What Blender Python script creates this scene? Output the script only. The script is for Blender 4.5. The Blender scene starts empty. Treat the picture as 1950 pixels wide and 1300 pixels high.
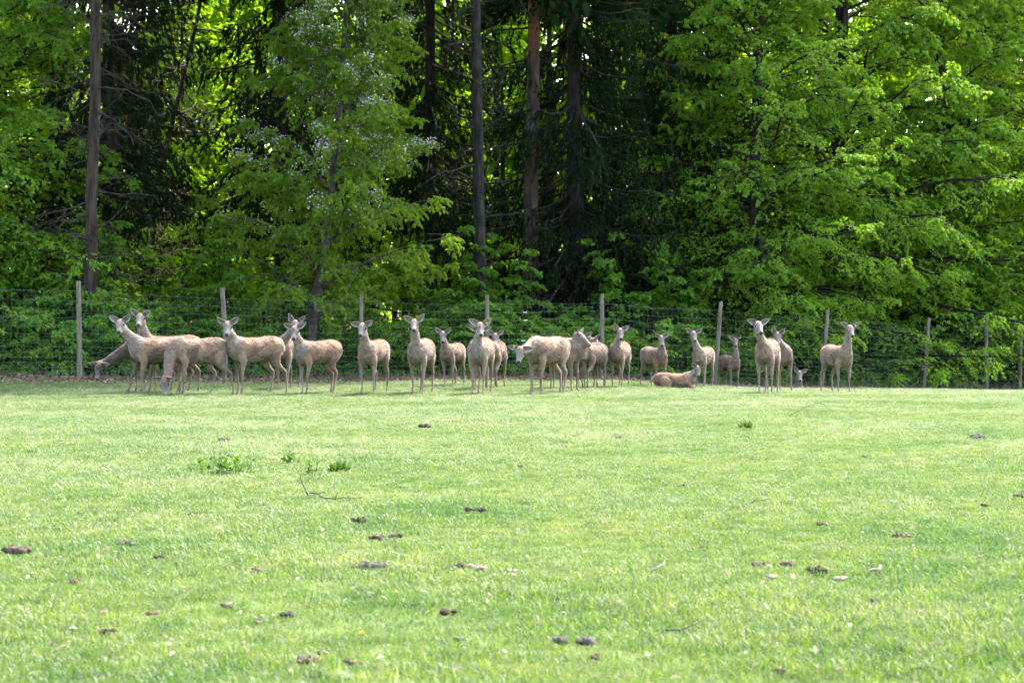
import bpy, math, random
import numpy as np
from mathutils import Matrix, Vector

SC = bpy.context.scene
COL = SC.collection
R = math.radians

# ------------------------------------------------------------------ camera, sky, sun, exposure
FPX = 1950 * 70 / 36
CAM_H = 1.5
PITCH = 40 / FPX
cam_d = bpy.data.cameras.new('camera')
cam_d.lens = 70
cam_d.sensor_width = 36
cam_d.clip_start = 0.1
cam_d.clip_end = 3000
cam_d.dof.use_dof = True
cam_d.dof.focus_distance = 44
cam_d.dof.aperture_fstop = 5.6
cam = bpy.data.objects.new('camera', cam_d)
cam.location = (0, 0, CAM_H)
cam.rotation_euler = (math.pi / 2 - PITCH, 0, 0)
COL.objects.link(cam)
SC.camera = cam

SUN_EL, SUN_AZ = 52, 32            # azimuth clockwise from the viewing direction (+Y): behind the wood, to the right
world = bpy.data.worlds.new('World')
SC.world = world
world.use_nodes = True
wn = world.node_tree
wn.nodes.clear()
sky = wn.nodes.new('ShaderNodeTexSky')
sky.sky_type = 'NISHITA'
sky.sun_disc = False
sky.sun_elevation = R(SUN_EL)
sky.sun_rotation = R(SUN_AZ)
sky.air_density = 1.0
sky.dust_density = 3.0
sky.ozone_density = 0.6
bg = wn.nodes.new('ShaderNodeBackground')
bg.inputs['Strength'].default_value = 0.15
wo = wn.nodes.new('ShaderNodeOutputWorld')
wn.links.new(sky.outputs[0], bg.inputs[0])
wn.links.new(bg.outputs[0], wo.inputs[0])

sun_d = bpy.data.lights.new('sun', 'SUN')
sun_d.energy = 2.0
sun_d.angle = R(6)
sun_d.color = (1.0, 0.95, 0.86)
sun = bpy.data.objects.new('sun', sun_d)
sv = Vector((math.sin(R(SUN_AZ)) * math.cos(R(SUN_EL)), math.cos(R(SUN_AZ)) * math.cos(R(SUN_EL)), math.sin(R(SUN_EL))))
sun.rotation_euler = sv.to_track_quat('Z', 'Y').to_euler()
COL.objects.link(sun)

SC.view_settings.view_transform = 'Standard'
SC.view_settings.look = 'None'
SC.view_settings.gamma = 1
SC.view_settings.use_curve_mapping = False
SC.view_settings.exposure = 3.0
SC.cycles.max_bounces = 7
SC.cycles.diffuse_bounces = 5
SC.cycles.glossy_bounces = 1
SC.cycles.transmission_bounces = 5
SC.cycles.transparent_max_bounces = 4
SC.cycles.caustics_reflective = False
SC.cycles.caustics_refractive = False
SC.cycles.use_denoising = True
SC.cycles.use_light_tree = False
SC.cycles.use_adaptive_sampling = True
SC.cycles.adaptive_threshold = 0.018
SC.cycles.adaptive_min_samples = 24

# ------------------------------------------------------------------ small helpers
def nrm(v):
    return v / np.maximum(np.linalg.norm(v, axis=-1, keepdims=True), 1e-9)

def sstep(a, b, x):
    t = np.clip((np.asarray(x, float) - a) / (b - a), 0, 1)
    return t * t * (3 - 2 * t)

class MB:
    """collects vertices, triangles and quads for one mesh"""
    def __init__(self):
        self.v, self.f, self.n = [], [], 0
    def add(self, v, f):
        v = np.asarray(v, float).reshape(-1, 3)
        f = np.asarray(f, int)
        self.v.append(v)
        self.f.append(f + self.n)
        self.n += len(v)
        return self
    def verts(self):
        return np.concatenate(self.v)
    def mesh(self, name, mat=None, smooth=True):
        V = self.verts() if self.v else np.zeros((0, 3))
        tot = np.concatenate([np.full(len(f), f.shape[1]) for f in self.f])
        loops = np.concatenate([f.ravel() for f in self.f])
        me = bpy.data.meshes.new(name)
        me.vertices.add(len(V))
        me.vertices.foreach_set('co', V.astype(np.float32).ravel())
        me.loops.add(len(loops))
        me.loops.foreach_set('vertex_index', loops.astype(np.int32))
        me.polygons.add(len(tot))
        start = np.zeros(len(tot), np.int32)
        start[1:] = np.cumsum(tot)[:-1]
        me.polygons.foreach_set('loop_start', start)
        me.polygons.foreach_set('loop_total', tot.astype(np.int32))
        if smooth:
            me.polygons.foreach_set('use_smooth', np.ones(len(tot), bool))
        me.update(calc_edges=True)
        if mat:
            me.materials.append(mat)
        return me

def link(name, data, parent=None):
    o = bpy.data.objects.new(name, data)
    COL.objects.link(o)
    if parent:
        o.parent = parent
    return o

def tag(o, label=None, cat=None, group=None, kind=None):
    if label: o['label'] = label
    if cat: o['category'] = cat
    if group: o['group'] = group
    if kind: o['kind'] = kind
    return o

def empty(name, loc, rz=0, sc=1):
    o = link(name, None)
    o.empty_display_size = 0.2
    o.location = loc
    o.rotation_euler = (0, 0, rz)
    o.scale = (sc, sc, sc)
    return o

def tubes(P, Rr, sides=5, cap=False):
    """P (N,K,3) polylines, Rr (N,K) radii -> verts, quads"""
    P = np.asarray(P, float); Rr = np.asarray(Rr, float)
    N, K, _ = P.shape
    T = nrm(np.gradient(P, axis=1))
    m = np.abs(nrm(P[:, -1] - P[:, 0])[:, 2]) > 0.85
    ref = np.where(m[:, None], np.array([1., 0, 0]), np.array([0, 0, 1.]))[:, None, :]
    A = nrm(np.cross(T, np.broadcast_to(ref, T.shape)))
    B = np.cross(T, A)
    a = np.linspace(0, 2 * np.pi, sides, endpoint=False)
    V = P[:, :, None, :] + Rr[:, :, None, None] * (np.cos(a)[None, None, :, None] * A[:, :, None, :] + np.sin(a)[None, None, :, None] * B[:, :, None, :])
    idx = np.arange(N * K * sides).reshape(N, K, sides)
    i0 = idx[:, :-1, :]; i1 = idx[:, 1:, :]
    F = np.stack([i0, np.roll(i0, -1, 2), np.roll(i1, -1, 2), i1], -1).reshape(-1, 4)
    return V.reshape(-1, 3), F

# ------------------------------------------------------------------ terrain
FENCE = np.array([  # px x of post, distance, px y of post foot, px y of post top, tilt dx(px)
    (-130, 43.5, 722, 522, 0), (150, 45, 722, 535, 2), (425, 47, 726, 548, 3), (686, 50, 724, 556, -1), (927, 52, 722, 562, 0),
    (1146, 52.3, 722, 560, 0), (1359, 54, 735, 573, -14), (1563, 57, 739, 590, -14), (1758, 61, 743, 605, -12),
    (1880, 62.5, 744, 607, 1), (1943, 64, 744, 611, -2), (2075, 66, 745, 620, 0)], float)
FX = (FENCE[:, 0] - 975) * FENCE[:, 1] / FPX
FD = FENCE[:, 1]
FZ = CAM_H - (FENCE[:, 2] - 610) * FENCE[:, 1] / FPX

def terr(x, y):
    x = np.asarray(x, float); y = np.asarray(y, float)
    fd = np.interp(x, FX, FD); fz = np.interp(x, FX, FZ)
    t = np.clip((y - 39.5) / (fd - 39.5), 0, 1)
    z = fz * t
    beyond = np.maximum(y - fd, 0)
    z = z + 0.012 * beyond + 0.25 * (1 - np.exp(-beyond / 8)) * np.sin(x * .35 + y * .23) * np.clip(beyond / 6, 0, 1)
    z = z + 0.012 * np.sin(x * 1.1 + y * .5) * np.cos(y * .8 - x * .4) + 0.006 * np.sin(x * 2.9) * np.sin(y * 2.3)
    z = z - 0.42 * np.exp(-(((x - 7.7) / 1.5) ** 2 + ((y - 52.2) / 1.6) ** 2))
    return z

CP, SP = math.cos(PITCH), math.sin(PITCH)
def ray(px, py):
    dx = (px - 975) / FPX; dz = (650 - py) / FPX
    return np.array([dx, CP + dz * SP, -SP + dz * CP])

def on_ground(px, py):
    d = ray(px, py)
    ys = np.linspace(4, 66, 6000)
    X = d[0] / d[1] * ys; Z = CAM_H + d[2] / d[1] * ys
    below = np.nonzero(Z <= terr(X, ys))[0]
    k = below[0] if len(below) else len(ys) - 1
    return np.array([X[k], ys[k], float(terr(X[k], ys[k]))])

def at(px, D, dz=0.0):
    x = (px - 975) / FPX * D
    return np.array([x, D, float(terr(x, D)) + dz])

def proj(p):
    p = np.asarray(p, float); d = p - np.array([0, 0, CAM_H])
    f = d[1] * CP - d[2] * SP; u = d[1] * SP + d[2] * CP
    return 975 + FPX * d[0] / f, 650 - FPX * u / f

# ------------------------------------------------------------------ materials
def new_mat(name):
    m = bpy.data.materials.new(name)
    m.use_nodes = True
    nt = m.node_tree
    nt.nodes.clear()
    out = nt.nodes.new('ShaderNodeOutputMaterial')
    return m, nt, nt.nodes, nt.links, out

def ramp(N, stops):
    r = N.new('ShaderNodeValToRGB')
    e = r.color_ramp.elements
    while len(e) < len(stops):
        e.new(0.5)
    for k, (p, c) in enumerate(stops):
        e[k].position = p
        e[k].color = (*c, 1)
    return r

def noise(N, L, vec, scale, detail=3, rough=.55):
    n = N.new('ShaderNodeTexNoise')
    n.inputs['Scale'].default_value = scale
    n.inputs['Detail'].default_value = detail
    n.inputs['Roughness'].default_value = rough
    if vec is not None:
        L.new(vec, n.inputs['Vector'])
    return n

def sheen(N, L, lo, hi):
    """gloss share rising towards grazing angles, the same on both sides of a blade"""
    lw = N.new('ShaderNodeLayerWeight'); lw.inputs[0].default_value = .5
    pw = N.new('ShaderNodeMath'); pw.operation = 'POWER'; pw.inputs[1].default_value = 3
    L.new(lw.outputs['Facing'], pw.inputs[0])
    mr = N.new('ShaderNodeMapRange'); mr.inputs['To Min'].default_value = lo; mr.inputs['To Max'].default_value = hi
    L.new(pw.outputs[0], mr.inputs['Value'])
    return mr

def leaf_mat(name, cols, trans, tmix=.45, gloss=.05, rough=.45, wscale=.35, wamt=.35, wcol=(.5, .6, .4)):
    """two-sided leaf: diffuse + translucent + a little gloss, tint differs from leaf to leaf"""
    m, nt, N, L, out = new_mat(name)
    g = N.new('ShaderNodeNewGeometry')
    r = ramp(N, [(k / (len(cols) - 1), c) for k, c in enumerate(cols)])
    L.new(g.outputs['Random Per Island'], r.inputs[0])
    rt = ramp(N, [(k / (len(trans) - 1), c) for k, c in enumerate(trans)])
    L.new(g.outputs['Random Per Island'], rt.inputs[0])
    wnz = noise(N, L, g.outputs['Position'], wscale, 2)
    mr = N.new('ShaderNodeMapRange')
    mr.inputs['From Min'].default_value = .35; mr.inputs['From Max'].default_value = .65
    mr.inputs['To Max'].default_value = wamt
    L.new(wnz.outputs[0], mr.inputs['Value'])
    def tint(src):
        mx = N.new('ShaderNodeMix'); mx.data_type = 'RGBA'; mx.blend_type = 'MULTIPLY'
        L.new(mr.outputs[0], mx.inputs['Factor']); L.new(src, mx.inputs[6]); mx.inputs[7].default_value = (*wcol, 1)
        return mx.outputs[2]
    d = N.new('ShaderNodeBsdfDiffuse'); L.new(tint(r.outputs[0]), d.inputs[0])
    t = N.new('ShaderNodeBsdfTranslucent'); L.new(tint(rt.outputs[0]), t.inputs[0])
    mx = N.new('ShaderNodeMixShader'); mx.inputs[0].default_value = tmix
    L.new(d.outputs[0], mx.inputs[1]); L.new(t.outputs[0], mx.inputs[2])
    if gloss > 0:
        gl = N.new('ShaderNodeBsdfGlossy'); gl.inputs['Roughness'].default_value = rough
        ml = sheen(N, L, gloss * .6, gloss * 3)
        m2 = N.new('ShaderNodeMixShader'); L.new(ml.outputs[0], m2.inputs[0])
        L.new(mx.outputs[0], m2.inputs[1]); L.new(gl.outputs[0], m2.inputs[2])
        L.new(m2.outputs[0], out.inputs[0])
    else:
        L.new(mx.outputs[0], out.inputs[0])
    return m

def rough_mat(name, stops, scale=8, stretch=(1, 1, 1), rough=.9, bump=.5, bscale=30, detail=5, bdist=.02, coords='Object'):
    m, nt, N, L, out = new_mat(name)
    tc = N.new('ShaderNodeTexCoord')
    mp = N.new('ShaderNodeMapping'); mp.inputs['Scale'].default_value = stretch
    L.new(tc.outputs[coords], mp.inputs[0])
    n = noise(N, L, mp.outputs[0], scale, detail, .6)
    r = ramp(N, stops); L.new(n.outputs[0], r.inputs[0])
    p = N.new('ShaderNodeBsdfPrincipled'); p.inputs['Roughness'].default_value = rough
    p.inputs['Specular IOR Level'].default_value = .25
    L.new(r.outputs[0], p.inputs['Base Color'])
    n2 = noise(N, L, mp.outputs[0], bscale, 4, .65)
    b = N.new('ShaderNodeBump'); b.inputs['Strength'].default_value = bump; b.inputs['Distance'].default_value = bdist
    L.new(n2.outputs[0], b.inputs['Height']); L.new(b.outputs[0], p.inputs['Normal'])
    L.new(p.outputs[0], out.inputs[0])
    return m

M = {}
M['bark_dark'] = rough_mat('bark_dark', [(.35, (.009, .007, .006)), (.5, (.024, .019, .015)), (.68, (.055, .044, .034))], 5, (2.2, 2.2, .5), bump=1, bscale=9, bdist=.04)
M['bark_brown'] = rough_mat('bark_brown', [(.35, (.016, .010, .007)), (.5, (.042, .026, .019)), (.68, (.085, .064, .05))], 4, (2.5, 2.5, .35), bump=1, bscale=8, bdist=.04)
M['bark_grey'] = rough_mat('bark_grey', [(.35, (.03, .022, .017)), (.5, (.06, .047, .038)), (.68, (.115, .095, .078))], 3, (1.2, 1.2, 1.6), bump=.6, bscale=9, bdist=.02)
M['bark_red'] = rough_mat('bark_red', [(.3, (.12, .04, .018)), (.55, (.24, .085, .035)), (.78, (.33, .15, .07))], 5, (2, 2, .6), bump=.8, bscale=9, bdist=.03)
def pine_mat():
    m = rough_mat('bark_pine', [(.35, (.02, .013, .010)), (.5, (.05, .032, .024)), (.68, (.10, .075, .058))], 4, (2.5, 2.5, .35), bump=1, bscale=8, bdist=.04)
    N, L = m.node_tree.nodes, m.node_tree.links
    p = [n for n in N if n.type == 'BSDF_PRINCIPLED'][0]
    src = p.inputs['Base Color'].links[0].from_socket
    tc = N.new('ShaderNodeTexCoord'); sp = N.new('ShaderNodeSeparateXYZ'); L.new(tc.outputs['Object'], sp.inputs[0])
    nz = noise(N, L, tc.outputs['Object'], 1.5, 4)
    ad = N.new('ShaderNodeMath'); ad.operation = 'MULTIPLY_ADD'; ad.inputs[1].default_value = 3; L.new(nz.outputs[0], ad.inputs[0]); L.new(sp.outputs['Z'], ad.inputs[2])
    mr = N.new('ShaderNodeMapRange'); mr.inputs['From Min'].default_value = 10.2; mr.inputs['From Max'].default_value = 12.2; L.new(ad.outputs[0], mr.inputs['Value'])
    r = ramp(N, [(.3, (.12, .04, .018)), (.55, (.26, .09, .035)), (.78, (.36, .16, .07))])
    n2 = noise(N, L, tc.outputs['Object'], 9, 4); L.new(n2.outputs[0], r.inputs[0])
    mx = N.new('ShaderNodeMix'); mx.data_type = 'RGBA'
    L.new(mr.outputs[0], mx.inputs[0]); L.new(src, mx.inputs[6]); L.new(r.outputs[0], mx.inputs[7]); L.new(mx.outputs[2], p.inputs['Base Color'])
    return m
M['bark_pine'] = pine_mat()
M['dead_twig'] = rough_mat('dead_twig', [(.3, (.022, .017, .013)), (.7, (.065, .052, .04))], 9, bump=.2)
M['leaf_beech'] = leaf_mat('leaf_beech', [(.095, .19, .010), (.145, .27, .013), (.21, .33, .025)], [(.19, .38, .008), (.275, .48, .010), (.37, .56, .02)], .5, gloss=.03)
M['leaf_deep'] = leaf_mat('leaf_deep', [(0.048, 0.12, 0.0112), (0.068, 0.16, 0.0144), (0.104, 0.208, 0.02)], [(0.096, 0.232, 0.0096), (0.136, 0.296, 0.0112), (0.2, 0.36, 0.0144)], .48, gloss=.03)
M['leaf_cherry'] = leaf_mat('leaf_cherry', [(.085, .165, .018), (.115, .20, .022), (.16, .19, .035)], [(.16, .29, .012), (.21, .35, .016), (.27, .32, .025)], .45, gloss=.0)
M['leaf_back'] = leaf_mat('leaf_back', [(.12, .24, .012), (.17, .30, .014), (.24, .38, .02)], [(.29, .52, .010), (.38, .62, .014), (.47, .68, .018)], .55, gloss=.0)
M['leaf_shrub'] = leaf_mat('leaf_shrub', [(.065, .155, .015), (.10, .215, .018), (.15, .27, .026)], [(.13, .31, .012), (.19, .39, .015), (.26, .44, .02)], .48, gloss=.02)
M['needle'] = leaf_mat('needle', [(.007, .018, .006), (.012, .028, .009), (.03, .036, .014)], [(.010, .024, .005), (.014, .032, .006), (.022, .036, .008)], .3, gloss=0)
M['needle_young'] = leaf_mat('needle_young', [(0.09, 0.054, 0.0225), (0.144, 0.0765, 0.027), (0.081, 0.081, 0.027)], [(0.09, 0.063, 0.018), (0.108, 0.072, 0.018), (0.09, 0.09, 0.018)], .3, gloss=.03)
M['bud_leaf'] = leaf_mat('bud_leaf', [(0.075, 0.0638, 0.0225), (0.105, 0.09, 0.0263), (0.09, 0.1125, 0.0263)], [(0.12, 0.1125, 0.0225), (0.15, 0.15, 0.0225), (0.135, 0.165, 0.0225)], .45)
M['blossom'] = leaf_mat('blossom', [(.55, .53, .51), (.62, .6, .57), (.5, .44, .42)], [(.45, .44, .42), (.5, .48, .45), (.45, .4, .38)], .35, gloss=.0, wamt=0)
M['litter'] = leaf_mat('litter', [(0.128, 0.068, 0.036), (0.216, 0.128, 0.08), (0.304, 0.208, 0.144)], [(0.16, 0.08, 0.04), (0.176, 0.096, 0.048), (0.2, 0.12, 0.064)], .2, gloss=.04, wamt=.3)
M['leaf_weed'] = leaf_mat('leaf_weed', [(.045, .10, .014), (.06, .13, .016), (.09, .16, .025)], [(.08, .18, .012), (.11, .23, .014), (.15, .27, .02)], .45, gloss=.03)
M['straw'] = leaf_mat('straw', [(0.21, 0.165, 0.09), (0.27, 0.225, 0.135), (0.165, 0.18, 0.075)], [(0.225, 0.1875, 0.09), (0.225, 0.195, 0.105), (0.1875, 0.21, 0.075)], .35, gloss=.05, wamt=.2)

M['debris'] = leaf_mat('debris', [(.16, .09, .05), (.34, .25, .15), (.40, .34, .24), (.2, .12, .07)], [(.15, .1, .05), (.25, .2, .1), (.28, .24, .15), (.15, .1, .05)], .3, gloss=.04, wamt=.1)

def fur_mat():
    m, nt, N, L, out = new_mat('fur')
    a = N.new('ShaderNodeAttribute'); a.attribute_name = 'Col'
    tc = N.new('ShaderNodeTexCoord')
    mp = N.new('ShaderNodeMapping'); mp.inputs['Scale'].default_value = (.6, 1.9, .8)
    L.new(tc.outputs['Object'], mp.inputs[0])
    n1 = noise(N, L, mp.outputs[0], 8, 6, .72)
    n2 = noise(N, L, mp.outputs[0], 38, 3, .6)
    r1 = ramp(N, [(.34, (.5, .44, .40)), (.48, (.95, .92, .89)), (.64, (1.35, 1.33, 1.30))])
    L.new(n1.outputs[0], r1.inputs[0])
    mx = N.new('ShaderNodeMix'); mx.data_type = 'RGBA'; mx.blend_type = 'MULTIPLY'; mx.inputs[0].default_value = .8
    L.new(a.outputs['Color'], mx.inputs[6]); L.new(r1.outputs[0], mx.inputs[7])
    r2 = ramp(N, [(.35, (.72, .7, .68)), (.6, (1.12, 1.12, 1.12))])
    L.new(n2.outputs[0], r2.inputs[0])
    mx2 = N.new('ShaderNodeMix'); mx2.data_type = 'RGBA'; mx2.blend_type = 'MULTIPLY'; mx2.inputs[0].default_value = .7
    L.new(mx.outputs[2], mx2.inputs[6]); L.new(r2.outputs[0], mx2.inputs[7])
    p = N.new('ShaderNodeBsdfPrincipled'); p.inputs['Roughness'].default_value = .8
    p.inputs['Specular IOR Level'].default_value = .2
    p.inputs['Sheen Weight'].default_value = .25; p.inputs['Sheen Roughness'].default_value = .5
    L.new(mx2.outputs[2], p.inputs['Base Color'])
    b = N.new('ShaderNodeBump'); b.inputs['Strength'].default_value = .5; b.inputs['Distance'].default_value = .015
    L.new(n2.outputs[0], b.inputs['Height']); L.new(b.outputs[0], p.inputs['Normal'])
    L.new(p.outputs[0], out.inputs[0])
    return m
M['fur'] = fur_mat()

def hair_mat():
    m, nt, N, L, out = new_mat('coat_hair')
    a = N.new('ShaderNodeAttribute'); a.attribute_name = 'Col'
    d = N.new('ShaderNodeBsdfDiffuse'); L.new(a.outputs['Color'], d.inputs[0])
    t = N.new('ShaderNodeBsdfTranslucent'); L.new(a.outputs['Color'], t.inputs[0])
    mx = N.new('ShaderNodeMixShader'); mx.inputs[0].default_value = .3
    L.new(d.outputs[0], mx.inputs[1]); L.new(t.outputs[0], mx.inputs[2]); L.new(mx.outputs[0], out.inputs[0])
    return m
M['hair'] = hair_mat()

def plain(name, col, rough=.5, spec=.5, metal=0):
    m, nt, N, L, out = new_mat(name)
    p = N.new('ShaderNodeBsdfPrincipled')
    tc = N.new('ShaderNodeTexCoord')
    n = noise(N, L, tc.outputs['Object'], 25, 3)
    r = ramp(N, [(.3, tuple(c * .8 for c in col)), (.7, tuple(min(1, c * 1.2) for c in col))])
    L.new(n.outputs[0], r.inputs[0]); L.new(r.outputs[0], p.inputs['Base Color'])
    p.inputs['Roughness'].default_value = rough; p.inputs['Specular IOR Level'].default_value = spec; p.inputs['Metallic'].default_value = metal
    L.new(p.outputs[0], out.inputs[0])
    return m
M['eye'] = plain('eye', (.01, .007, .005), .12)
M['wire'] = plain('wire', (.10, .13, .135), .6, .3, .0)
M['tag_yellow'] = plain('tag_yellow', (.7, .5, .03), .4)
M['insulator'] = plain('insulator', (.6, .62, .62), .4)
M['post'] = rough_mat('post', [(.3, (.075, .062, .042)), (.5, (.15, .125, .088)), (.7, (.23, .2, .15))], 4, (6, 6, .7), bump=.5, bscale=14, bdist=.008)
M['dung_dark'] = rough_mat('dung_dark', [(.3, (.022, .014, .008)), (.7, (.075, .05, .03))], 40, bump=1, bscale=90, bdist=.006)
M['dung_brown'] = rough_mat('dung_brown', [(.3, (.045, .028, .016)), (.55, (.105, .073, .047)), (.75, (.22, .165, .115))], 40, bump=1, bscale=90, bdist=.006)
M['dung_tan'] = rough_mat('dung_tan', [(.3, (.14, .095, .065)), (.55, (.28, .21, .16)), (.75, (.46, .38, .31))], 40, bump=1, bscale=90, bdist=.006)
M['dung_grey'] = rough_mat('dung_grey', [(.3, (.04, .032, .025)), (.55, (.09, .074, .058)), (.75, (.17, .145, .12))], 40, bump=1, bscale=90, bdist=.006)
M['petal'] = leaf_mat('petal', [(0.68, 0.51, 0.017), (0.7225, 0.5525, 0.0255)], [(0.51, 0.425, 0.017), (0.51, 0.425, 0.017)], .3, gloss=0, wamt=0)

def ground_mat():
    m, nt, N, L, out = new_mat('ground')
    g = N.new('ShaderNodeNewGeometry')
    a = N.new('ShaderNodeAttribute'); a.attribute_name = 'wood'
    n1 = noise(N, L, g.outputs['Position'], 2.2, 6, .65)
    r1 = ramp(N, [(.3, (.05, .075, .02)), (.55, (.09, .13, .03)), (.75, (.13, .16, .05))])
    L.new(n1.outputs[0], r1.inputs[0])
    n2 = noise(N, L, g.outputs['Position'], 7, 6, .7)
    r2 = ramp(N, [(.3, (.03, .022, .015)), (.5, (.09, .06, .04)), (.62, (.17, .11, .07)), (.75, (.06, .09, .025))])
    L.new(n2.outputs[0], r2.inputs[0])
    n3 = noise(N, L, g.outputs['Position'], 1.3, 4, .6)
    ad = N.new('ShaderNodeMath'); ad.operation = 'ADD'
    L.new(a.outputs['Fac'], ad.inputs[0]); L.new(n3.outputs[0], ad.inputs[1])
    mr = N.new('ShaderNodeMapRange'); mr.inputs['From Min'].default_value = .92; mr.inputs['From Max'].default_value = 1.08
    L.new(ad.outputs[0], mr.inputs['Value'])
    mx = N.new('ShaderNodeMix'); mx.data_type = 'RGBA'
    L.new(mr.outputs[0], mx.inputs[0]); L.new(r1.outputs[0], mx.inputs[6]); L.new(r2.outputs[0], mx.inputs[7])
    p = N.new('ShaderNodeBsdfPrincipled'); p.inputs['Roughness'].default_value = .95; p.inputs['Specular IOR Level'].default_value = .15
    L.new(mx.outputs[2], p.inputs['Base Color'])
    b = N.new('ShaderNodeBump'); b.inputs['Strength'].default_value = .8; b.inputs['Distance'].default_value = .05
    L.new(n2.outputs[0], b.inputs['Height']); L.new(b.outputs[0], p.inputs['Normal'])
    L.new(p.outputs[0], out.inputs[0])
    return m
M['ground'] = ground_mat()

def grass_mat():
    m, nt, N, L, out = new_mat('grass_blade')
    g = N.new('ShaderNodeNewGeometry')
    tc = N.new('ShaderNodeTexCoord'); sep = N.new('ShaderNodeSeparateXYZ'); L.new(tc.outputs['Object'], sep.inputs[0])
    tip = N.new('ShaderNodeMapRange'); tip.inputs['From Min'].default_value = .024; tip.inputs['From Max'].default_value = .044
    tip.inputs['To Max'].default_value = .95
    L.new(sep.outputs['Z'], tip.inputs['Value'])          # bleached blade tips, paled further to paint in grazing sheen
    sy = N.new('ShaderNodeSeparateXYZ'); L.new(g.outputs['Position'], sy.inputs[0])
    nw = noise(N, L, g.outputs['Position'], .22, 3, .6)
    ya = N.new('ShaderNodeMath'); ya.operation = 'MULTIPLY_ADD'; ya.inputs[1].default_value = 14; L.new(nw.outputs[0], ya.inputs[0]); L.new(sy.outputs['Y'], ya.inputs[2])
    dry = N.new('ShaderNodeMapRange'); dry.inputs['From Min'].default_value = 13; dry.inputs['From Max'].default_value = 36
    dry.inputs['To Min'].default_value = .08; dry.inputs['To Max'].default_value = 1.0; L.new(ya.outputs[0], dry.inputs['Value'])   # far tips painted paler, in place of the sheen at distance
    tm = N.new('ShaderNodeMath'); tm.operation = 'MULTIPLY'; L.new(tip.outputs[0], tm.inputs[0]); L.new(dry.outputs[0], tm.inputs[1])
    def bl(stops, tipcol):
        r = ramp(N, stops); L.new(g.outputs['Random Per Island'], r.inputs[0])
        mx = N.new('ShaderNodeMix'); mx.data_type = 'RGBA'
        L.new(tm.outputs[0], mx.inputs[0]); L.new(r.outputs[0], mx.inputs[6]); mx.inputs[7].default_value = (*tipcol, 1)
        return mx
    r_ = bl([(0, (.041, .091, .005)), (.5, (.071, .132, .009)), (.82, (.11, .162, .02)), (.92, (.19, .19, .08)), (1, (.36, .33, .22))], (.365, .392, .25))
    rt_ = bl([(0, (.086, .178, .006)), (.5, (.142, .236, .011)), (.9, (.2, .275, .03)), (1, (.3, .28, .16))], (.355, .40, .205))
    n1 = noise(N, L, g.outputs['Position'], .55, 4, .6)
    rr = ramp(N, [(.33, (.60, .80, .5)), (.5, (1, 1, 1)), (.68, (1.3, 1.12, 1.4))])
    L.new(n1.outputs[0], rr.inputs[0])
    n4 = noise(N, L, g.outputs['Position'], 4.5, 3, .6)
    r4 = ramp(N, [(.32, (.5, .68, .42)), (.5, (1, 1, 1)), (.7, (1.3, 1.14, 1.4))])
    L.new(n4.outputs[0], r4.inputs[0])
    mm = N.new('ShaderNodeMix'); mm.data_type = 'RGBA'; mm.blend_type = 'MULTIPLY'; mm.inputs[0].default_value = 1
    L.new(rr.outputs[0], mm.inputs[6]); L.new(r4.outputs[0], mm.inputs[7])
    def tint(s):
        mx = N.new('ShaderNodeMix'); mx.data_type = 'RGBA'; mx.blend_type = 'MULTIPLY'; mx.inputs[0].default_value = 1
        L.new(s, mx.inputs[6]); L.new(mm.outputs[2], mx.inputs[7]); return mx.outputs[2]
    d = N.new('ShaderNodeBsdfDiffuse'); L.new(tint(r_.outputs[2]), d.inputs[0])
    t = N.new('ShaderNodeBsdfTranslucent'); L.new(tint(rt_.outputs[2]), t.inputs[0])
    mx = N.new('ShaderNodeMixShader'); mx.inputs[0].default_value = .45
    L.new(d.outputs[0], mx.inputs[1]); L.new(t.outputs[0], mx.inputs[2])
    gl = N.new('ShaderNodeBsdfGlossy'); gl.inputs['Roughness'].default_value = .45
    fr = sheen(N, L, .04, .22)
    m2 = N.new('ShaderNodeMixShader'); L.new(fr.outputs[0], m2.inputs[0])
    L.new(mx.outputs[0], m2.inputs[1]); L.new(gl.outputs[0], m2.inputs[2])
    L.new(m2.outputs[0], out.inputs[0])
    return m
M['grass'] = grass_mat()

# ------------------------------------------------------------------ ground sheet
def build_ground():
    xs = np.concatenate([np.linspace(-1500, -60, 12)[:-1], np.linspace(-60, -20, 30)[:-1], np.linspace(-20, 24, 90)[:-1], np.linspace(24, 70, 30)[:-1], np.linspace(70, 1500, 12)])
    ys = np.concatenate([np.linspace(-1200, -10, 8)[:-1], np.linspace(-10, 36, 60)[:-1], np.linspace(36, 70, 100)[:-1], np.linspace(70, 150, 50)[:-1], np.linspace(150, 1800, 12)])
    X, Y = np.meshgrid(xs, ys)
    Z = terr(X, np.minimum(Y, 140))
    nx, ny = len(xs), len(ys)
    idx = np.arange(nx * ny).reshape(ny, nx)
    F = np.stack([idx[:-1, :-1], idx[:-1, 1:], idx[1:, 1:], idx[1:, :-1]], -1).reshape(-1, 4)
    Z = Z - .014
    b = MB().add(np.stack([X, Y, Z], -1), F)
    me = b.mesh('meadow_ground', M['ground'])
    at_ = me.attributes.new('wood', 'FLOAT', 'POINT')
    fd = np.interp(X, FX, FD)
    at_.data.foreach_set('value', sstep(-3.0, -0.2, Y - fd).astype(np.float32).ravel())
    o = link('meadow_ground', me)
    tag(o, kind='structure', label='short pasture running back to the leaf-strewn wood floor')
build_ground()

# ------------------------------------------------------------------ trees
def interp_poly(P, t):
    """P (N,K,3), t (N,n) in 0..1 -> points (N,n,3), tangents"""
    N, K, _ = P.shape
    s = t * (K - 1)
    i = np.clip(s.astype(int), 0, K - 2)
    w = (s - i)[..., None]
    n = np.arange(N)[:, None]
    a, b = P[n, i], P[n, i + 1]
    return a * (1 - w) + b * w, nrm(b - a)

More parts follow.
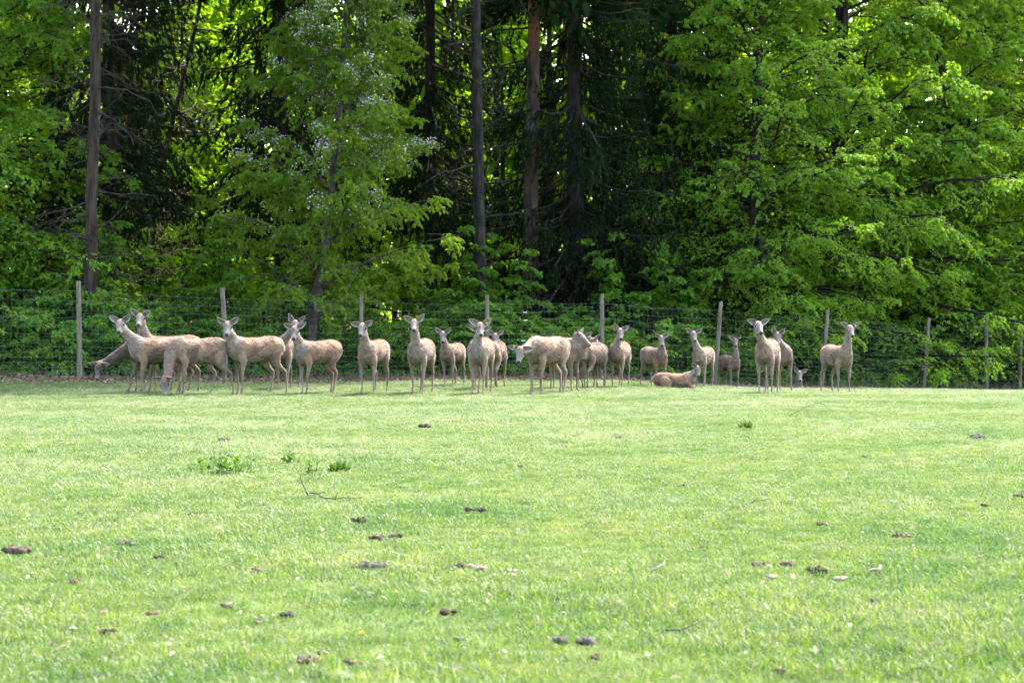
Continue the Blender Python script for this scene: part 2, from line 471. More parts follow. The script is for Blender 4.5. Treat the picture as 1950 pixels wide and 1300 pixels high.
def bend(p0, d, L, K, up=0.0, droop=0.0, jit=0.0, rng=None):
    """polylines from p0 (M,3) along d (M,3); up adds z*s, droop pulls down with s^2"""
    s = np.linspace(0, 1, K)[None, :, None]
    P = p0[:, None, :] + d[:, None, :] * L[:, None, None] * s
    P[:, :, 2] += (L[:, None] * (up * s[..., 0] - droop * s[..., 0] ** 2))
    if jit:
        j = rng.normal(0, 1, P.shape) * jit * L[:, None, None]
        P += np.cumsum(j, 1) * s
    return P

def leaves(p, d, nup, Ls, W, fold=.15):
    """rhombic leaves: base p, direction d, normal nup"""
    side = nrm(np.cross(d, nup))
    n2 = np.cross(side, d)
    Ls = Ls[:, None]
    mid = p + d * Ls * .45 + n2 * Ls * fold * .5
    tip = p + d * Ls - n2 * Ls * fold
    V = np.stack([p, mid + side * Ls * W, tip, mid - side * Ls * W], 1)
    n = len(p)
    i = np.arange(n)[:, None] * 4
    F = np.concatenate([i + [[0, 1, 2]], i + [[0, 2, 3]]], 0)
    return V.reshape(-1, 3), F

def twig_leaves(TW, nl, rng, size, W=.33, drop=.35, flat=.5, tmin=.15):
    N = len(TW)
    t = rng.uniform(tmin, 1, (N, nl)); t[:, 0] = 1
    p, T = interp_poly(TW, t)
    up = np.array([0, 0, 1.])
    sd = nrm(np.cross(T, up) + 1e-4)
    sign = np.where(rng.random((N, nl)) < .5, -1, 1)[..., None]
    d = nrm(T * rng.uniform(.2, .9, (N, nl, 1)) + sd * sign * rng.uniform(.3, 1, (N, nl, 1)) - up * rng.uniform(0, 2 * drop, (N, nl, 1)) + rng.normal(0, .25, (N, nl, 3)))
    nu = nrm(up * flat + rng.normal(0, .6, (N, nl, 3)))
    Ls = size * rng.uniform(.65, 1.3, (N, nl))
    return leaves(p.reshape(-1, 3), d.reshape(-1, 3), nu.reshape(-1, 3), Ls.ravel(), W)

def child(P, Rr, n, t0, t1, rng, lenf, spread, upn, K, up, droop, jit, alt=True, sd_mix=1.0):
    """children of polylines P: lateral shoots in the nearly horizontal plane of the parent"""
    N = len(P)
    t = t0 + (t1 - t0) * (np.arange(n)[None, :] + rng.uniform(.1, .9, (N, n))) / n
    p, T = interp_poly(P, t)
    upv = np.array([0, 0, 1.])
    sd = nrm(np.cross(T, upv) + 1e-4)
    if alt:
        sign = np.where((np.arange(n) % 2) == 0, 1., -1.)[None, :, None] * np.ones((N, 1, 1))
    else:
        sign = np.where(rng.random((N, n, 1)) < .5, 1., -1.)
    ang = R(1) * rng.uniform(spread[0], spread[1], (N, n, 1))
    d = nrm(T * np.cos(ang) + (sd * sign + upv * rng.normal(0, upn, (N, n, 1))) * np.sin(ang))
    L = lenf(t, P)
    L = L * rng.uniform(.7, 1.25, L.shape)
    Pc = bend(p.reshape(-1, 3), d.reshape(-1, 3), L.ravel(), K, up, droop, jit, rng)
    s = t * (P.shape[1] - 1); i = np.clip(s.astype(int), 0, P.shape[1] - 2)
    rp = Rr[np.arange(N)[:, None], i]
    r0 = np.maximum(rp.ravel() * .55, .004)
    Rc = r0[:, None] * np.linspace(1, .3, K)[None, :]
    return Pc, Rc

def plen(P):
    return np.linalg.norm(np.diff(P, axis=1), axis=-1).sum(1)

def trunk_poly(path, H, r0, rng, K=16, wob=.06):
    """path: list of (dx,dy,z) points, interpolated over height"""
    zs = np.linspace(-.4, H, K)
    a = np.array(path, float)
    x = np.interp(zs, a[:, 2], a[:, 0]); y = np.interp(zs, a[:, 2], a[:, 1])
    x = x + np.cumsum(rng.normal(0, wob, K)) * .3; y = y + np.cumsum(rng.normal(0, wob, K)) * .3
    x -= x[0] - a[0, 0]; y -= y[0] - a[0, 1]
    P = np.stack([x, y, zs], -1)[None]
    u = np.clip(zs / H, 0, 1)
    rr = r0 * (1 - .85 * u ** 1.15) + r0 * .35 * np.exp(-np.maximum(zs, 0) / .35)
    return P, rr[None]

def gen_broad(seed, H, Rad, z0, r0, nl=(46, 11, 9, 12), leaf=.085, W=.33, path=((0, 0, 0), (0, 0, 30)), droop=.28, prof=None,
              front=None, low_el=8, top_el=48, shape_pow=2.0, minr=.3, zpow=1.0, drop=.35, blossom=None, t_leaf_min=.12):
    rng = np.random.default_rng(seed)
    TP, TR = trunk_poly(path, H, r0, rng)
    n1 = nl[0]
    u = ((np.arange(n1) + rng.uniform(0, 1, n1)) / n1) ** zpow
    z = z0 + (H * .97 - z0) * u
    t = ((z + .4) / (H + .4))[None, :]
    p, T = interp_poly(TP, t)
    p = p[0]
    az = np.arange(n1) * 2.39996 + rng.normal(0, .35, n1)
    L = Rad * (minr + (1 - minr) * (1 - u ** shape_pow)) * rng.uniform(.75, 1.15, n1)
    if front is not None:   # longer limbs towards the open side
        L *= 1 + front * np.clip(-np.sin(az), -.3, 1)
    el = R(1) * (low_el + (top_el - low_el) * u + rng.normal(0, 7, n1))
    d = np.stack([np.cos(az) * np.cos(el), np.sin(az) * np.cos(el), np.sin(el)], -1)
    P1 = bend(p, d, L, 8, .12, droop, .03, rng)
    P1[:, :, 2] = np.maximum(P1[:, :, 2], .8)
    r1 = np.interp(z, np.linspace(-.4, H, TP.shape[1]), TR[0]) * .26
    R1 = np.maximum(r1[:, None] * np.linspace(1, .2, 8)[None], .006)
    P2, R2 = child(P1, R1, nl[1], .12, 1, rng, lambda t, P: (plen(P)[:, None] * (.42 * (1.12 - t) + .06)), (35, 70), .38, 6, .05, .3, .045)
    P3, R3 = child(P2, R2, nl[2], .1, 1, rng, lambda t, P: np.clip(plen(P)[:, None] * .45 * (1.15 - t), .22, .8), (30, 65), .5, 4, .02, .42, .05)
    wood = MB()
    tb = MB().add(*tubes(TP, TR, 12))
    wood.add(*tubes(P1, R1, 6)); wood.add(*tubes(P2[:, [0, 2, 5]], np.minimum(R2[:, [0, 2, 5]], .03), 4))
    wood.add(*tubes(P3[::3][:, [0, 3]], np.minimum(R3[::3][:, [0, 3]], .008), 3))
    lv = MB()
    lv.add(*twig_leaves(P3, nl[3], rng, leaf, W, drop, tmin=t_leaf_min))
    lv.add(*twig_leaves(P2[:, 3:], max(3, nl[3] // 2), rng, leaf, W, drop))
    bl = None
    if blossom:
        zt, n = blossom
        c = P3[:, 2]
        w = sstep(zt[0], zt[1], c[:, 2]) * (1 - sstep(zt[2], zt[3], c[:, 2]))
        # blossoms come in bunches on some branches
        key = (np.sin(c[:, 0] * 2.3 + 1) * np.sin(c[:, 2] * 1.9) * np.cos(c[:, 1] * 2.1 + .5) + 1) / 2
        w = w * sstep(.48, .8, key)
        sel = c[rng.random(len(c)) < w]
        k = n
        p_ = (sel[:, None, :] + rng.normal(0, .085, (len(sel), k, 3))).reshape(-1, 3)
        dd = nrm(rng.normal(0, 1, p_.shape)); nn = nrm(rng.normal(0, 1, p_.shape))
        bl = MB().add(*leaves(p_, dd, nn, rng.uniform(.03, .055, len(p_)), .5))
    return tb, wood, lv, bl

def gen_spruce(seed, H, Rad, z0, r0, nb=200, nsub=13, nn=20, droop=.35, path=((0, 0, 0), (0, 0, 40)), hang=.6, zpow=1.25, dead=40, minr=.08, el=(-18, 12)):
    rng = np.random.default_rng(seed)
    TP, TR = trunk_poly(path, H, r0, rng, wob=.02)
    u = ((np.arange(nb) + rng.uniform(0, 1, nb)) / nb) ** zpow
    z = z0 + (H - .4 - z0) * u
    p, _ = interp_poly(TP, ((z + .4) / (H + .4))[None]); p = p[0]
    az = np.arange(nb) * 2.39996 + rng.normal(0, .5, nb)
    L = Rad * (minr + (1 - minr) * (1 - u) ** .8) * rng.uniform(.55, 1.15, nb)
    ela = R(1) * (el[0] + (el[1] - el[0]) * u + rng.normal(0, 6, nb))
    d = np.stack([np.cos(az) * np.cos(ela), np.sin(az) * np.cos(ela), np.sin(ela)], -1)
    s = np.linspace(0, 1, 7)
    P1 = bend(p, d, L, 7, 0, 0, .015, rng)
    P1[:, :, 2] += L[:, None] * (-droop * s + droop * .75 * s ** 2.2)
    P1[:, :, 2] = np.maximum(P1[:, :, 2], .6)
    R1 = np.maximum((.012 + .012 * L)[:, None] * np.linspace(1, .25, 7)[None], .006)
    # branchlets: to the sides and hanging
    t = .15 + .85 * (np.arange(nsub)[None, :] + rng.uniform(0, 1, (nb, nsub))) / nsub
    q, T = interp_poly(P1, t)
    sd = nrm(np.cross(T, np.array([0, 0, 1.])))
    sign = np.where(rng.random((nb, nsub, 1)) < .5, 1., -1.)
    d2 = nrm(T * rng.uniform(.3, .9, (nb, nsub, 1)) + sd * sign * rng.uniform(.1, .9, (nb, nsub, 1)) - np.array([0, 0, 1.]) * rng.uniform(.2, 1.6, (nb, nsub, 1)) * hang * 1.6)
    L2 = (L[:, None] * .16 + .3) * rng.uniform(.6, 1.3, (nb, nsub)) * (1.2 - .5 * t)
    P2 = bend(q.reshape(-1, 3), d2.reshape(-1, 3), L2.ravel(), 5, 0, hang * .55, .03, rng)
    R2 = np.full((len(P2), 5), .005)
    tb = MB().add(*tubes(TP, TR, 12))
    wood = MB().add(*tubes(P1, R1, 5)); wood.add(*tubes(P2[:, [0, 2, 4]], R2[:, [0, 2, 4]], 3))
    if dead:
        zd = rng.uniform(1.0, max(z0, 2.5) + 2, dead)
        pd, _ = interp_poly(TP, ((zd + .4) / (H + .4))[None]); pd = pd[0]
        ad = rng.uniform(0, 6.28, dead)
        dd = np.stack([np.cos(ad), np.sin(ad), rng.normal(-.15, .15, dead)], -1)
        Pd = bend(pd, dd, rng.uniform(.5, 2.0, dead), 6, 0, .15, .05, rng)
        Rd = np.full((dead, 6), .012) * np.linspace(1, .35, 6)
        wood.add(*tubes(Pd, Rd, 4))
        Pe, Re = child(Pd, Rd, 5, .25, 1, rng, lambda t, P: plen(P)[:, None] * .45 * (1.15 - t), (30, 65), .4, 4, 0, .2, .05)
        wood.add(*tubes(Pe, np.maximum(Re, .004), 3))
    lv = MB()
    N = len(P2)
    tt = rng.uniform(.0, 1, (N, nn))
    pp, TT = interp_poly(P2, tt)
    dn = nrm(TT + rng.normal(0, .33, TT.shape) - np.array([0, 0, .15]))
    nu = nrm(rng.normal(0, 1, TT.shape))
    lv.add(*leaves(pp.reshape(-1, 3), dn.reshape(-1, 3), nu.reshape(-1, 3), rng.uniform(.08, .19, N * nn), .2, .1))
    # needle sprays on the branch axis itself
    tt = rng.uniform(.3, 1, (nb, 26)); pp, TT = interp_poly(P1, tt)
    dn = nrm(TT + rng.normal(0, .4, TT.shape)); nu = nrm(rng.normal(0, 1, TT.shape))
    lv.add(*leaves(pp.reshape(-1, 3), dn.reshape(-1, 3), nu.reshape(-1, 3), rng.uniform(.08, .2, nb * 26), .13, .1))
    tips = P2[:, 4]
    sel = tips[rng.random(len(tips)) < .35]
    pv = (sel[:, None, :] + rng.normal(0, .05, (len(sel), 3, 3))).reshape(-1, 3)
    yg = MB().add(*leaves(pv, nrm(rng.normal(0, .4, pv.shape) - np.array([0, 0, 1.])), nrm(rng.normal(0, 1, pv.shape)), rng.uniform(.03, .07, len(pv)), .3))
    return tb, wood, lv, yg

def gen_bare(seed, H, r0, path, dead=60, zmin=1.5, zmax=12, crown=True, crownR=3.2, lmax=1.6, cz=13.0, bud=0, wob=.02):
    """straight conifer stem with dead twigs, its living crown high up"""
    rng = np.random.default_rng(seed)
    TP, TR = trunk_poly(path, H, r0, rng, K=22, wob=wob)
    TR = np.maximum(TR, r0 * .35)
    tb = MB().add(*tubes(TP, TR, 14))
    wood = MB()
    zd = rng.uniform(zmin, zmax, dead)
    pd, _ = interp_poly(TP, ((zd + .4) / (H + .4))[None]); pd = pd[0]
    ad = rng.uniform(0, 6.28, dead)
    dd = nrm(np.stack([np.cos(ad), np.sin(ad), rng.normal(.0, .3, dead)], -1))
    Ld = rng.uniform(.25, 1, dead) ** 1.6 * lmax + .12
    Pd = bend(pd, dd, Ld, 7, 0, .12, .05, rng)
    Rd = (.008 + .008 * Ld)[:, None] * np.linspace(1, .3, 7)[None]
    wood.add(*tubes(Pd, Rd, 4))
    Pe, Re = child(Pd, Rd, 6, .2, 1, rng, lambda t, P: plen(P)[:, None] * .5 * (1.15 - t), (30, 70), .5, 5, 0, .15, .06)
    wood.add(*tubes(Pe[:, [0, 2, 4]], np.clip(Re[:, [0, 2, 4]], .004, .012), 3))
    Pf, Rf = child(Pe, Re, 4, .2, 1, rng, lambda t, P: plen(P)[:, None] * .55 * (1.15 - t), (30, 70), .5, 4, 0, .1, .06)
    wood.add(*tubes(Pf[:, [0, 3]], np.full((len(Pf), 2), .0035), 3))
    lv = MB()
    if crown:
        n1 = 46
        u = (np.arange(n1) + rng.uniform(0, 1, n1)) / n1
        z = cz + (H - cz) * u
        p, _ = interp_poly(TP, ((z + .4) / (H + .4))[None]); p = p[0]
        az = np.arange(n1) * 2.4
        L = crownR * (1 - .75 * u) * rng.uniform(.7, 1.2, n1)
        P1 = bend(p, np.stack([np.cos(az), np.sin(az), rng.normal(.05, .15, n1)], -1), L, 6, 0, .15, .03, rng)
        wood.add(*tubes(P1, np.full((n1, 6), .03) * np.linspace(1, .3, 6), 4))
        tt = rng.uniform(.2, 1, (n1, 170)); pp, TT = interp_poly(P1, tt)
        pp = pp + rng.normal(0, .3, pp.shape) * np.array([1, 1, .7])
        lv.add(*leaves(pp.reshape(-1, 3), nrm(TT + rng.normal(0, .6, TT.shape)).reshape(-1, 3), nrm(rng.normal(0, 1, TT.shape)).reshape(-1, 3), rng.uniform(.3, .6, n1 * 170), .26))
    bd = None
    if bud:
        c = Pf[:, 3]
        k = bud
        pv = (c[:, None, :] + rng.normal(0, .05, (len(c), k, 3))).reshape(-1, 3)
        bd = MB().add(*leaves(pv, nrm(rng.normal(0, 1, pv.shape)), nrm(rng.normal(0, 1, pv.shape)), rng.uniform(.025, .05, len(pv)), .4))
    return tb, wood, lv, bd

def gen_shrub(seed, H, Rad, stems=6, nl=(9, 7, 9), leaf=.07, drop=.3):
    rng = np.random.default_rng(seed)
    az = rng.uniform(0, 6.28, stems)
    lean = rng.uniform(.1, .6, stems) * Rad / H
    d = nrm(np.stack([np.cos(az) * lean, np.sin(az) * lean, np.ones(stems)], -1))
    p0 = np.stack([np.cos(az) * .15 * Rad, np.sin(az) * .15 * Rad, np.full(stems, -.1)], -1)
    L = H * rng.uniform(.55, 1.05, stems)
    P0 = bend(p0, d, L, 8, 0, .05, .03, rng)
    R0 = np.full((stems, 8), .014) * np.linspace(1, .3, 8)
    n = nl[0]
    t = .08 + .9 * (np.arange(n)[None] + rng.uniform(0, 1, (stems, n))) / n
    q, T = interp_poly(P0, t)
    a2 = rng.uniform(0, 6.28, (stems, n)); e2 = rng.uniform(-.1, .6, (stems, n))
    d1 = np.stack([np.cos(a2) * np.cos(e2), np.sin(a2) * np.cos(e2), np.sin(e2)], -1)
    L1 = Rad * rng.uniform(.35, .95, (stems, n)) * (1.1 - .6 * t)
    P1 = bend(q.reshape(-1, 3), d1.reshape(-1, 3), L1.ravel(), 5, 0, .25, .04, rng)
    R1 = np.full((len(P1), 5), .007) * np.linspace(1, .4, 5)
    P2, R2 = child(P1, R1, nl[1], .15, 1, rng, lambda t, P: np.clip(plen(P)[:, None] * .5 * (1.15 - t), .15, .5), (30, 65), .3, 4, 0, .25, .04)
    wood = MB().add(*tubes(P0, R0, 5)); wood.add(*tubes(P1, R1, 3)); wood.add(*tubes(P2[:, [0, 3]], np.full((len(P2), 2), .003), 3))
    lv = MB().add(*twig_leaves(P2, nl[2], rng, leaf, .34, drop))
    lv.add(*twig_leaves(P1, 6, rng, leaf, .34, drop))
    return wood, lv

PROTO = {}
def proto(name, parts):
    """parts: list of (part name, MB, material)"""
    PROTO[name] = [(n, b.mesh(n, M[m], smooth=(m.startswith('bark') or m == 'dead_twig'))) for n, b, m in parts if b is not None and b.n]

def put_tree(kind, loc, rz, sc, name, label, cat='tree', group=None, zs=None):
    o = empty(name, loc, rz, sc)
    if zs: o.scale = (sc, sc, zs)
    tag(o, label, cat, group)
    for n, me in PROTO[kind]:
        c = link(n, me, o)
        if n != 'trunk':
            c['kind'] = 'stuff'
    return o

def tree_parts(g, bark, leaf, extra=None, twig=None):
    tb, wd, lv, ex = g
    r = [('trunk', tb, bark), ('branches', wd, twig or bark), ('crown', lv, leaf)]
    if extra and ex is not None:
        r.append((extra[0], ex, extra[1]))
    return r

# big bright beech on the right, and a narrower one for the left edge and the far right
proto('beech_big', tree_parts(gen_broad(11, 23, 6.3, 1.6, .36, (108, 13, 11, 13), .118, path=((0, 0, 0), (-.3, 0, 3), (-.1, 0, 7), (.3, .2, 30)), droop=.30, front=.2, zpow=1.7, t_leaf_min=.02), 'bark_dark', 'leaf_beech'))
proto('beech_mid', tree_parts(gen_broad(12, 19, 3.9, 1.0, .24, (86, 11, 10, 12), .108, droop=.26, shape_pow=2.5, zpow=1.6, front=.2, t_leaf_min=.02), 'bark_dark', 'leaf_beech'))
proto('cherry', tree_parts(gen_broad(13, 14.5, 3.5, 1.3, .13, (80, 9, 8, 11), .12, W=.28, path=((0, 0, 0), (.1, 0, 1.6), (.35, 0, 3.2), (.52, 0, 5.0), (.75, 0, 7.5), (1.0, 0, 12)), droop=.16, low_el=20, top_el=55, drop=.75, shape_pow=1.8, blossom=((3.0, 6.0, 11.0, 14.0), 14)), 'bark_grey', 'leaf_cherry', ('blossoms', 'blossom')))
proto('spruce_big', tree_parts(gen_spruce(21, 27, 4.3, 1.4, .30, 270, 15, 26, .34, hang=.75, zpow=1.35), 'bark_dark', 'needle', ('young_shoots', 'needle_young')))
proto('spruce_dark', tree_parts(gen_spruce(22, 25, 3.1, 4.6, .22, 190, 12, 23, .32, hang=.6, zpow=1.3, dead=70), 'bark_dark', 'needle', ('young_shoots', 'needle_young'), twig='dead_twig'))
proto('back_beech', tree_parts(gen_broad(31, 19, 4.4, 1.5, .17, (50, 9, 7, 10), .19, droop=.2, shape_pow=2.6, zpow=1.1), 'bark_dark', 'leaf_back'))
proto('back_beech_slim', tree_parts(gen_broad(32, 17, 3.2, 1.0, .12, (46, 8, 7, 10), .18, droop=.15, shape_pow=2.2), 'bark_dark', 'leaf_back'))

def px_path(base_px, D, pts):
    """trunk course from picture points at distance D: (px, height m)"""
    return [((p - base_px) / FPX * D, 0, h) for p, h in pts]

# --- front row stems
def single(name, gen, loc, label, mats, cat='tree', rz=0, sc=1, extra=None, twig=None):
    proto('_', tree_parts(gen, mats[0], mats[1], extra, twig))
    return put_tree('_', loc, rz, sc, name, label, cat)

single('conifer_tree', gen_bare(41, 24, .165, px_path(172, 48.6, [(170, 0), (172, 1.5), (178, 5), (188, 9), (196, 14), (205, 30)]), dead=70, zmin=2.4, zmax=10, lmax=2.2, cz=11, crownR=3.4, wob=.09), at(170, 48.6),
       'brown stem with dead twigs just behind the leftmost fence posts', ('bark_brown', 'needle'), twig='dead_twig')
single('conifer_tree', gen_bare(42, 25, .26, px_path(112, 53.5, [(112, 0), (110, 30)]), dead=46, zmin=1.2, zmax=10, cz=11, lmax=1.8), at(112, 53.5),
       'thick dark shaded stem nearest the leafy beech at the left edge', ('bark_dark', 'needle'), twig='dead_twig')
single('conifer_tree', gen_bare(43, 26, .19, px_path(905, 56, [(911, 0), (909, 3), (904, 7), (899, 12), (897, 30)]), dead=80, zmin=2, zmax=14, lmax=1.9, cz=15), at(911, 56),
       'tall straight grey-brown spruce stem with short dead twigs, right of the blossoming cherry', ('bark_dark', 'needle'), twig='dead_twig')
single('pine_tree', gen_bare(44, 27, .25, px_path(1012, 59, [(1012, 0), (1010, 5), (1016, 9), (1020, 30)]), dead=20, zmin=4, zmax=13, lmax=1.2, cz=14, crownR=3.6), at(1012, 59),
       'reddish pine stem beside the big dark spruce', ('bark_pine', 'needle'), twig='dead_twig')
single('conifer_tree', gen_bare(45, 23, .12, px_path(1040, 60, [(1032, 0), (1040, 2.5), (1052, 6), (1060, 30)]), dead=30, zmin=1.5, zmax=9, lmax=1.6, cz=11), at(1032, 60.5),
       'thin leaning stem between the pine and the big dark spruce', ('bark_grey', 'needle'), twig='dead_twig')
single('pine_tree', gen_bare(46, 26, .19, px_path(1378, 74, [(1384, 0), (1380, 6), (1378, 12), (1376, 30)]), dead=16, zmin=4, zmax=14, lmax=1.5, cz=16), at(1384, 74),
       'orange-barked pine stem glimpsed between the dark spruce and the bright beech', ('bark_red', 'needle'), twig='dead_twig')
single('conifer_tree', gen_bare(47, 22, .12, px_path(612, 53.5, [(612, 0), (611, 3), (610, 30)]), dead=20, zmin=2, zmax=9, lmax=1.4, cz=11), at(611, 53.5),
       'dark reddish stem standing close behind the cherry trunk', ('bark_brown', 'needle'), twig='dead_twig')
# budding, still half-bare tree behind the left stems
single('budding_tree', gen_bare(48, 15, .11, px_path(330, 58, [(306, 0), (318, 5), (400, 10), (450, 15)]), dead=60, zmin=2.4, zmax=13, lmax=3.4, crown=False, bud=3), at(306, 58),
       'half-bare tree with brownish budding twigs between the left stems and the cherry', ('bark_dark', 'bud_leaf'), extra=('young_leaves', 'bud_leaf'), twig='dead_twig')

put_tree('spruce_dark', at(209, 53), .4, 1, 'spruce_tree', 'dark spruce with drooping boughs right of the brown twiggy stem')
put_tree('spruce_dark', at(290, 64), 5.0, .85, 'spruce_tree', 'dark spruce with heavy boughs behind the budding tree')
put_tree('spruce_dark', at(535, 57), 2.1, 1.02, 'spruce_tree', 'dark spruce half hidden behind the left side of the cherry')
put_tree('spruce_dark', at(820, 63), 4.0, 1.05, 'spruce_tree', 'dark spruce behind the right side of the cherry crown')
put_tree('spruce_big', at(1095, 60), .9, 1.0, 'spruce_tree', 'big dark spruce with long drooping boughs in the middle of the wood')
put_tree('spruce_big', at(1280, 64), 3.3, .86, 'spruce_tree', 'dark spruce whose boughs touch the bright beech crown')
put_tree('spruce_dark', at(1885, 76), 1.4, 1.1, 'spruce_tree', 'shadowy spruce seen in the gap at the upper right edge')

put_tree('cherry', at(593, 51.8), 0, 1, 'cherry_tree', 'cherry tree with hanging leaves and white blossoms behind the fence')
put_tree('beech_big', at(1600, 67), 0, 1, 'beech_tree', 'broad bright green beech filling the right side of the wood')
put_tree('beech_big', at(1440, 62.5), .55, .76, 'beech_tree', 'bright beech standing left in front of the broad beech')
put_tree('beech_mid', at(1790, 68), 3.9, 1.05, 'beech_tree', 'pale green beech with low boughs over the right end of the fence')
put_tree('beech_big', at(1990, 71), 2.5, .95, 'beech_tree', 'beech at the far right edge of the wood')
put_tree('beech_big', at(-20, 51.5), -.5, .70, 'beech_tree', 'yellow-green beech draping down at the left edge')
put_tree('beech_mid', at(-150, 51.5), 2.9, 1.0, 'beech_tree', 'beech just beyond the left edge of the picture')

MARKS = [(-400, 'left of the left edge beech'), (-40, 'behind the left edge beech'), (140, 'behind the brown twiggy stem'), (240, 'behind the dark left spruce'), (330, 'behind the budding tree'),
         (450, 'at the left fringe of the cherry'), (540, 'behind the cherry stem'), (650, 'behind the middle of the cherry'), (760, 'at the right fringe of the cherry'), (870, 'behind the tall spruce stem'), (960, 'behind the reddish pine'),
         (1060, 'behind the big dark spruce'), (1190, 'right of the big dark spruce'), (1300, 'behind the second big spruce'), (1400, 'behind the bright front beech'), (1520, 'left of the broad beech stem'), (1600, 'right of the broad beech stem'),
         (1720, 'behind the pale beech'), (1850, 'behind the shadowy right spruce'), (1930, 'at the right edge')]
SEEN = {}
def landmark(px):
    return [t for p, t in MARKS if p <= px][-1]
def uniq(lab):
    n = SEEN[lab] = SEEN.get(lab, 0) + 1
    return lab if n == 1 else lab + [', farther right', ', farthest right'][min(n - 2, 1)]

# --- stems and sunlit beeches deeper in the wood
rngb = np.random.default_rng(5)
for k, (px, D, sc, rz) in enumerate([(305, 72, .95, 0), (400, 74, 1.05, 1), (945, 76, 1, 2), (870, 80, .9, 3), (475, 82, 1.1, 4), (705, 79, 1, 5), (1150, 78, 1, 6), (1225, 83, 1, 0.5), (250, 86, 1, 1.5), (60, 78, 1, 2.5), (1480, 84, 1, 3.1), (1700, 88, 1, 1.1)]):
    if k < 4: proto('far_stem%d' % k, tree_parts(gen_bare(60 + k, 24, [.11, .14, .17, .1][k % 4], px_path(px, D, [(px, 0), (px + [4, -6, 2, 8][k % 4], 10), (px, 30)]), dead=18, zmin=3, zmax=15, lmax=1.5, cz=17), 'bark_dark', 'needle', twig='dead_twig'))
    put_tree('far_stem%d' % (k % 4), at(px, D), rz, sc, 'conifer_tree', 'slim dark stem deeper in the wood, ' + ['behind the half-bare budding tree', 'left behind the cherry crown', 'right behind the tall spruce stem', 'just left of the tall spruce stem', 'behind the left boughs of the cherry', 'behind the middle of the cherry', 'behind the big dark spruce', 'right of the big dark spruce', 'between the dark left spruce and the budding tree', 'behind the beech at the left edge', 'behind the bright front beech', 'behind the broad beech'][k], 'tree', 'slim stems deeper in the wood')
for k in range(34):
    row = k % 3
    D = [84, 95, 107][row] + rngb.uniform(-3, 3)
    px = -160 + (k // 3) * 205 + [0, 70, 140][row] + rngb.uniform(-25, 25)
    put_tree(['back_beech', 'back_beech_slim'][k % 2], at(px, D), rngb.uniform(0, 6), rngb.uniform(.92, 1.2), 'beech_tree', uniq('sunlit beech deep in the wood, %s rank, %s' % (['nearest', 'middle', 'last'][row], landmark(px))), 'tree', 'sunlit beeches deep in the wood')

for k, (px, D, sc, rz) in enumerate([(-60, 66, .8, 0), (30, 69, .75, 1), (255, 67, .62, 2), (350, 64, .7, 3), (440, 68, .85, 4), (500, 73, .9, 5), (690, 66, .62, .3), (770, 70, .75, 1.4), (855, 65, .6, 2.4), (960, 70, .72, 3.4), (1045, 73, .85, 4.4), (1170, 71, .7, 5.4), (1260, 74, .85, .9), (1345, 70, .75, 1.9), (1540, 75, .9, 2.9), (1700, 77, .85, 3.9), (1840, 79, .95, 4.9), (1930, 80, .9, 5.9)]):
    where = 'at the left edge|behind the left edge beech|right of the dark left spruce|under the budding tree|left behind the cherry|behind the left half of the cherry|right of the cherry trunk|behind the right half of the cherry|left of the tall spruce stem|between the tall spruce stem and the pine|behind the leaning stem|right of the big dark spruce trunk|under the second big spruce|between the second big spruce and the bright beech|behind the bright front beech|behind the broad beech trunk|right behind the broad beech|at the right edge of the wood'.split('|')[k]
    put_tree(['back_beech_slim', 'back_beech'][k % 2], at(px, D), rz, sc, 'young_beech', 'young leafy beech in the understorey ' + where, 'tree', 'young beeches of the understorey')

def far_wood():
    rng = np.random.default_rng(9)
    n = 56000
    c = 800
    cx = rng.uniform(-50, 55, c); cy = rng.uniform(120, 136, c); cz = 34 * rng.random(c) ** 1.2
    k = rng.integers(0, c, n)
    p = np.stack([cx[k], cy[k], cz[k]], -1) + rng.normal(0, 1, (n, 3)) * np.array([1.5, 1.2, .8])
    p[:, 2] = np.maximum(p[:, 2], .1)
    b = MB().add(*leaves(p, nrm(rng.normal(0, 1, p.shape)), nrm(rng.normal(0, .6, p.shape) + np.array([0, 0, .7])), rng.uniform(.34, .68, n), .35))
    o = link('far_forest', b.mesh('far_forest', M['leaf_back'], smooth=False))
    tag(o, 'far green forest closing the view behind all the trees', 'forest', kind='stuff')
far_wood()

